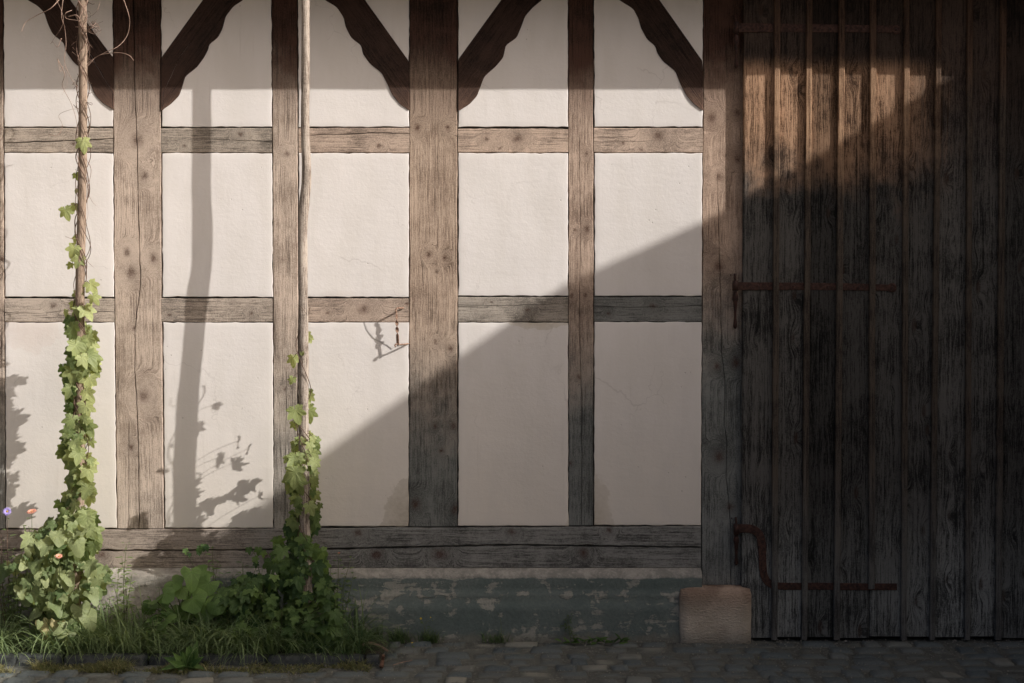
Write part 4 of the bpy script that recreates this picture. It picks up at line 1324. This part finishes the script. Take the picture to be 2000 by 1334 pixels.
# thin sunlit weed in front of the sill
stalk_plant('mugwort_weed', GP(238, 1262), 'slender sunlit weed with small leaves left of the round-leaved plant', 'weed', [PD(247, 1062, .13), PD(232, 1108, .15), PD(258, 1120, .15), PD(238, 1090, .12), PD(222, 1140, .16)], 'small', WEED, .05, 26, rp, tint=(.5, 1), group='tall weeds in the bed')
stalk_plant('mugwort_weed', GP(205, 1262), 'low bushy weed with orange flowers between the left pole and the slender weed', 'weed', [PD(200, 1175, .16), PD(185, 1168, .14), PD(215, 1165, .15), PD(190, 1190, .2)], 'small', WEED, .045, 16, rp, tint=(.1, .7), group='tall weeds in the bed',
            flowers=[(PD(182, 1166, .18), 'zinnia', .013, (.2, -1, .4)), (PD(188, 1174, .19), 'zinnia', .011, (.2, -1, .4))])
stalk_plant('nettle', GP(415, 1262), 'upright dark nettle in front of the sill beam between the poles', 'weed', [PD(414, 1068, .13), PD(408, 1095, .14), PD(425, 1098, .14), PD(396, 1120, .14)], 'oval', BROAD, .062, 20, rp, tint=(.3, 1), group='tall weeds in the bed')
stalk_plant('nettle', GP(460, 1262), 'lower dark nettle clump just left of the crooked pole', 'weed', [PD(455, 1120, .14), PD(475, 1100, .12), PD(500, 1110, .12), PD(440, 1140, .16), PD(490, 1135, .18)], 'oval', BROAD, .06, 18, rp, tint=(.0, .6), group='tall weeds in the bed')
stalk_plant('aster_plant', GP(655, 1262), 'dark feathery aster with one yellow bud right of the crooked pole', 'flowering plant', [PD(662, 1082, .12), PD(685, 1092, .12), PD(690, 1122, .14), PD(645, 1110, .12), PD(672, 1130, .15), PD(650, 1140, .2)], 'small', WEED, .05, 20, rp, tint=(.0, .5),
            flowers=[(PD(662, 1080, .125), 'bud', .008, (0, -.3, 1))])
for (bx, tips, lb) in ((300, [(292, 1165), (312, 1150), (276, 1180), (330, 1178)], 'mid-height leafy weed between the slender weed and the round-leaved plant'),
                       (445, [(440, 1170), (462, 1160), (430, 1190), (478, 1175)], 'pale leafy weed between the round-leaved plant and the lobed shrub'),
                       (395, [(392, 1225), (410, 1215), (380, 1232), (425, 1230)], 'small bright leafy weed behind the dock near the edging'),
                       (640, [(632, 1175), (655, 1165), (620, 1190), (668, 1185)], 'dim leafy weed just right of the foot of the crooked pole')):
    stalk_plant('leafy_weed', GP(bx, 1292), lb, 'weed', [PD(a, b, .2) for a, b in tips], 'oval', BROAD, .055, 16, rp, tint=(.1, 1), group='tall weeds in the bed')
# fine climbing sprigs in front of the sill
def sprig(pts, leaves, label):
    t = thing('bindweed', PD(pts[-1][0], pts[-1][1], .15), label, 'climbing plant', 'bindweed sprigs over the sill beam')
    g = Geo(); g.add(*tube_geo(smooth_path([PD(a, b, .14 + .01 * i) for i, (a, b) in enumerate(pts)], 5), .0014, 5)); L = Leaves()
    for (px, py, s) in leaves: L.add('hop', PD(px, py, .16), (rp.uniform(-.5, .5), -.3, -1), (.2, -1, .7), s, rp.random(), rp)
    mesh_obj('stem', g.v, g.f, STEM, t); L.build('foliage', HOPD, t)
sprig([(360, 1076), (366, 1085), (380, 1110), (385, 1150), (390, 1240)], [(362, 1074, .03), (392, 1070, .04), (398, 1066, .035), (403, 1068, .03), (370, 1082, .02), (388, 1078, .025)], 'thin sprig with tiny leaves at the left of the upright nettle')
sprig([(488, 1075), (498, 1083), (505, 1110), (515, 1150), (520, 1240)], [(486, 1072, .035), (505, 1072, .04), (514, 1078, .035), (498, 1090, .035), (500, 1100, .03)], 'thin sprig with a few lobed leaves just left of the crooked pole')

# broad round leaves
rb = thing('round_leaved_plant', GP(365, 1272), 'low plant with very large rounded leaves in front of the plinth', 'plant')
g = Geo(); L = Leaves(); b0 = rb.location
for (px, py, s, tn) in ((375, 1132, .12, .9), (388, 1122, .09, .8), (352, 1160, .10, 1), (330, 1163, .085, .7), (385, 1178, .12, 1), (404, 1192, .135, .9), (362, 1185, .08, .5), (420, 1172, .08, .3), (318, 1180, .10, .6), (300, 1175, .08, .7),
                        (340, 1205, .10, .5), (312, 1232, .11, .9), (300, 1215, .08, .3), (372, 1215, .09, .3), (395, 1225, .08, .1), (430, 1215, .08, .1), (350, 1235, .08, .2), (288, 1190, .07, .4), (345, 1140, .09, .9), (398, 1150, .10, .8), (428, 1185, .09, .6), (372, 1198, .11, .9), (326, 1212, .10, .8), (352, 1250, .08, .4), (415, 1240, .09, .5), (280, 1230, .07, .4), (440, 1155, .07, .3)):
    d = .18 + rp.uniform(0, .12); p = PD(px, py, d)
    tip = Vector((rp.uniform(-.6, .8), -.5, rp.uniform(-.6, .2))); nn = Vector((rp.uniform(-.2, .5), -.75, rp.uniform(.6, 1.2)))
    nn += Vector((rp.uniform(-.5, .5), 0, rp.uniform(-.5, .3)))
    L.add('round' if rp.random() < .6 else 'heart', p - tip.normalized() * s * .4, tip, nn, s * .8, tn, rp)
    s0 = b0 + Vector((rp.uniform(-.04, .04), .05, 0)); e = p - tip.normalized() * s * .4
    g.add(*tube_geo(smooth_path([s0, s0.lerp(e, .5) + Vector((0, .02, .03)), e], 5), .003, 6))
mesh_obj('stem', g.v, g.f, STEM, rb); L.build('foliage', BROAD, rb)
# dock in front
dk = thing('dock_plant', GP(368, 1308), 'dock with upright tongue-shaped leaves growing over the edging stones', 'weed')
L = Leaves(); b0 = dk.location
for i in range(24):
    a = rp.uniform(0, 6.28); o = Vector((math.cos(a), math.sin(a) * .6 - .2, rp.uniform(.5, 3.2)))
    L.add('oval', b0 + Vector((rp.uniform(-.02, .02), rp.uniform(-.01, .02), 0)), o, Vector((-o.x * .5, -1, .5)), rp.uniform(.07, .15), rp.random() * .8, rp)
for (dx, s) in ((-.2, .10), (-.14, .08), (.15, .08)):
    L.add('oval', b0 + Vector((0, -.01, .02)), (dx * 6, -.6, .15), (0, -.4, 1), s * 1.4, .5, rp)
L.build('foliage', BROAD, dk)
# vine-leaved shrub left of the right pole
sh = thing('lobed_shrub', GP(545, 1275), 'dark shrub with lobed leaves at the foot of the crooked pole', 'bush')
g = Geo(); L = Leaves(); b0 = sh.location
for i in range(14):
    tip = PD(rp.uniform(480, 640), rp.uniform(1130, 1230), rp.uniform(.16, .3))
    g.add(*tube_geo(smooth_path([b0 + Vector((rp.uniform(-.05, .05), .05, 0)), b0.lerp(tip, .5) + Vector((0, .02, .03)), tip], 6), .0028, 6))
for i in range(760):
    py = 1122 + 145 * rp.random(); t = (py - 1122) / 145
    px = 545 + (105 + 25 * t) * rp.uniform(-1, 1)
    if py < 1122 + 38 * abs(nz(px * .02, 5.5)) + max(0, 470 - px) * .5: continue
    if nz(px * .028, py * .04, 8.8) < -.15: continue
    p = PD(px, py, .12 + .17 * rp.random() + .03 * t)
    L.add('hop', p, (rp.uniform(-.9, .9), rp.uniform(-.9, -.1), -rp.uniform(.1, .8)), (rp.uniform(-.4, .4), -.7, rp.uniform(.5, 1.6)), rp.uniform(.03, .068), rp.random() ** 1.2, rp)
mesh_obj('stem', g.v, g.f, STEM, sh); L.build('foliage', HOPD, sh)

# grass
rg = random.Random(77)
def grass_patch(L, n, x0, x1, y0, y1, len0, len1, w, lean, tint, droop=2.0):
    for i in range(n):
        px = rg.uniform(x0, x1)
        X = (px - 1000) * .0028; Y = rg.uniform(y0, y1)
        a = rg.uniform(0, 6.28)
        L.blade((X, Y, .01), (math.cos(a) * .75 + lean, math.sin(a) * .35 - .2, rg.uniform(.8, 1.5)), rg.uniform(len0, len1), w * rg.uniform(.6, 1.2), droop * rg.uniform(.6, 1.4), rg.uniform(*tint))
L = Leaves()
grass_patch(L, 412, -90, 62, -0.510, -0.150, .20, .38, .0045, .12, (.5, 1.0))
grass_patch(L, 525, 125, 330, -0.510, -0.150, .18, .38, .0045, .1, (.4, 1))
grass_patch(L, 150, 160, 195, -0.493, -0.300, .2, .34, .0042, .1, (.5, 1))
grass_patch(L, 525, 385, 560, -0.527, -0.180, .18, .38, .0048, -.1, (.3, 1))
grass_patch(L, 162, 480, 520, -0.340, -0.150, .35, .52, .0042, .1, (.1, .6))
grass_patch(L, 475, 610, 728, -0.527, -0.120, .14, .38, .0035, .15, (.0, .55))
grass_patch(L, 420, -90, 700, -.56, -.48, .06, .16, .003, 0, (.3, 1), 2.4)
grass_patch(L, 375, -80, 640, -0.552, -0.300, .12, .30, .004, 0, (.3, 1), 1.8)
def clump(px, Y, n, ln, w, tint):
    X = (px - 1000) * .0028
    for i in range(n):
        a = rg.uniform(0, 6.28); q = rg.random()
        L.blade((X + rg.gauss(0, .015), Y + rg.gauss(0, .01), .01), (math.cos(a) * (.35 + .5 * q), math.sin(a) * .45 - .15, 1.25), ln * rg.uniform(.55, 1.05), w * rg.uniform(.7, 1.2), rg.uniform(1.4, 3.0), rg.uniform(*tint), 9)
for i in range(62):
    zone = rg.choice(((-70, 55, .36, (.5, 1)), (130, 300, .38, (.35, 1)), (150, 330, .42, (.3, 1)), (290, 420, .34, (.2, .8)), (400, 570, .44, (.2, .9)), (430, 560, .42, (.2, .9)), (600, 725, .38, (.05, .6))))
    clump(rg.uniform(zone[0], zone[1]), rg.uniform(-.50, -.14), rg.randint(18, 34), zone[2] * rg.uniform(.7, 1.05), .0042, zone[3])
tag(L.build('grass', GRASS), 'long arching green grass growing through the bed', 'grass', kind='stuff')
L = Leaves()
for i in range(8500):
    px = rg.uniform(-90, 745) if i % 4 else rg.uniform(-90, 420)
    X = (px - 1000) * .0028; Y = rg.uniform(-.74, -.585) if rg.random() < .75 else rg.uniform(-.78, -.47)
    if nz(X * 5, Y * 9, 3) < -.18: continue
    a = rg.uniform(0, 6.28)
    L.blade((X, Y, -.005), (math.cos(a), math.sin(a), rg.uniform(.7, 1.8)), rg.uniform(.02, .085) * (.45 + 1.3 * max(0, nz(X * 6, 1.7) + .15)), .0021, 1.0, min(1.3, rg.uniform(0, 1) + (.5 if px < 150 else 0)), 3)  # left end drier, its tint also raised to boost the sunlight there
# sprouts in the joints
for i in range(900):
    px = rg.uniform(-90, 2000); X = (px - 1000) * .0028; Y = rg.uniform(-1.0, -.09)
    if nz(X * 2.6, Y * 7, 9) < .28: continue
    a = rg.uniform(0, 6.28)
    L.blade((X, Y, -.005), (math.cos(a), math.sin(a), rg.uniform(.7, 1.8)), rg.uniform(.012, .03), .0014, 1.0, rg.uniform(0, .6), 3)
tag(L.build('turf_strip', DRYG), 'short yellowish grass and moss in front of the edging stones', 'grass', kind='stuff')

# weeds at the foot of the plinth
def tuft(px, n, ln, label, mat=GRASS, yb=-.10, spread=.03, tint=(0, .5)):
    X = P(px, 1250, .1).x
    L = Leaves()
    for i in range(n):
        a = rg.uniform(0, 6.28)
        L.blade((X + rg.gauss(0, spread), yb + rg.uniform(-.015, .015), -.002), (math.cos(a) * .6, math.sin(a) * .5 - .1, rg.uniform(.8, 2)), rg.uniform(.4, 1) * ln, .0022, .9, rg.uniform(*tint), 5)
    o = L.build('grass_tuft', mat, None, base=(X, yb, 0))
    tag(o, label, 'grass tuft', 'grass tufts along the foot of the plinth')
tuft(782, 130, .12, 'thick grass tuft nearest the end of the plant bed')
tuft(842, 110, .10, 'grass tuft under the two small yellow flowers')
tuft(972, 70, .09, 'thin grass tuft round a single upright stalk')
tuft(730, 90, .16, 'wispy long grass leaning from the bed over a dead stick')
stalk_plant('dandelion', P(832, 1249, .12), 'slim dandelion with two small yellow flowers against the plinth', 'weed', [P(822, 1210, .12), P(842, 1209, .11), P(806, 1256, .16)], 'oval', WEED, .03, 3, rp, srad=.0012, tint=(0, .4),
            flowers=[(P(822, 1208, .122), 'yellow', .007, (0, -.8, .6)), (P(841, 1206, .112), 'yellow', .004, (0, -.8, .6)), (P(805, 1256, .162), 'yellow', .006, (0, -.6, .8))])
stalk_plant('spurge_weed', P(972, 1250, .11), 'single straight leafless stalk against the plinth', 'weed', [P(972, 1196, .1)], 'small', WEED, .012, 5, rp, srad=.0014, tint=(0, .3), group='weeds growing from the wall foot')
stalk_plant('spurge_weed', P(1118, 1250, .11), 'dark upright bottlebrush weed against the plinth', 'weed', [P(1114, 1203, .11), P(1096, 1222, .12)], 'small', WEED, .022, 34, rp, srad=.0018, tint=(0, .4), group='weeds growing from the wall foot')
t = thing('plantain', P(1160, 1252, .12), 'low dark rosette of broad leaves near the sandstone block', 'weed', 'weeds growing from the wall foot')
L = Leaves()
for i in range(26):
    px = 1095 + 130 * (i / 25); q = P(px + rg.uniform(-4, 4), 1250, .12 + rg.uniform(0, .02)); q.z = .005
    a = rg.uniform(0, 3.14) + 3.14
    o = Vector((math.cos(a), math.sin(a) * .6, rg.uniform(.1, 1.1)))
    L.add('oval', q, o, Vector((-o.x * .6, -.5, 1)), rg.uniform(.04, .085), rg.uniform(0, .7), rg)
L.build('foliage', BROAD, t)

# sticks
def stick(pts, r, label, m=None):
    sp = smooth_path(pts, 5); o = mesh_obj('stick', *tube_geo(sp, [r * (1 - .3 * i / len(sp)) for i in range(len(sp))], 8), m or DRY, None, base=pts[0])
    tag(o, label, 'stick', 'dead sticks lying by the bed')
g0 = GP
def gz(px, py, z=.018): return GP(px, py, z)
stick([gz(706, 1262, .05), gz(722, 1256, .06), gz(742, 1262, .045), gz(758, 1272, .02)], .008, 'thick broken stick lying at the right end of the bed')
stick([gz(768, 1299), gz(788, 1293), gz(805, 1290)], .0025, 'thin straw lying on the setts beyond the end of the edging')
stick([gz(745, 1302, .012), gz(747, 1290, .03), gz(749, 1280, .06)], .011, 'short reddish stub of wood standing at the end of the edging', plain_mat('reddish_bark', (.20, .11, .07)))

# ------------------------------------------------------------------ iron hook on the rail
hook_m = plain_mat('worn_rust', (.40, .27, .19), (.17, .09, .06), .75, 90)
hk = thing('iron_hook', P(775, 602, .02), 'rusty twisted iron hook hanging from an eye on the lower rail', 'hook')
def HP(zx_, zy_, d): return P(700 + zx_ / 8.34, 560 + zy_ / 8.34, d)
g = Geo()
g.add(*tube_geo(smooth_path([HP(740, 345, -.01), HP(700, 348, .02), HP(650, 348, .046), HP(618, 362, .054), HP(608, 385, .054), HP(616, 415, .052)], 6), .0048, 8))
mesh_obj('eye', g.v, g.f, hook_m, hk)
# twisted flat bar
V, F = [], []; n = 40
for i in range(n + 1):
    t = i / n
    c = HP(618 + 25 * t, 405 + 545 * t, .051 - .006 * t)
    a = 0.3 + (math.pi * 2.7) * min(1, max(0, (t - .15) / .55)); w = (.0035 + .0055 * min(1, t * 3)) ; th = .0018
    ux = Vector((math.cos(a), math.sin(a), 0)); uy = Vector((-math.sin(a), math.cos(a), 0))
    V += [c - ux * w - uy * th, c + ux * w - uy * th, c + ux * w + uy * th, c - ux * w + uy * th]
for i in range(n):
    for j in range(4): F.append((i * 4 + j, i * 4 + (j + 1) % 4, i * 4 + 4 + (j + 1) % 4, i * 4 + 4 + j))
F += [(0, 1, 2, 3), (n * 4, n * 4 + 1, n * 4 + 2, n * 4 + 3)]
mesh_obj('twisted_bar', V, F, hook_m, hk, smooth=False)
g = Geo()
g.add(*tube_geo(smooth_path([HP(835, 925, -.01), HP(760, 935, .018), HP(680, 940, .038), HP(615, 935, .05), HP(595, 955, .052), HP(608, 980, .05)], 6), .0042, 8))
g.add(*tube_geo([HP(640, 930, .046), HP(644, 965, .044)], .0035, 8))
br = mesh_obj('bracket', g.v, g.f, hook_m, hk)
# patch of newer plaster round the hook
V, F = [], []
out = [(583 + 130, 629)]
pp = [(711, 630), (716, 645), (728, 660), (742, 668), (756, 675), (765, 682), (775, 676), (798, 671), (799, 640), (799, 630)]
pts = [P(a, b, .0022) for a, b in pp]; ptb = [P(a, b, -.004) for a, b in pp]
ptm = [p.lerp(P(765, 645, .0035), .06) + Vector((0, -.001, 0)) for p in pts]
V = pts + ptb + ptm + [P(765, 645, .0035)]
n = len(pp)
F = [(i, (i + 1) % n, n + (i + 1) % n, n + i) for i in range(n)] + [(i, 2 * n + i, 2 * n + (i + 1) % n, (i + 1) % n) for i in range(n)] + [(2 * n + i, 3 * n, 2 * n + (i + 1) % n) for i in range(n)]
o = mesh_obj('plaster_patch', V, F, PL, barn, smooth=False)
o['label'] = 'curved repair patch in the plaster behind the iron hook'
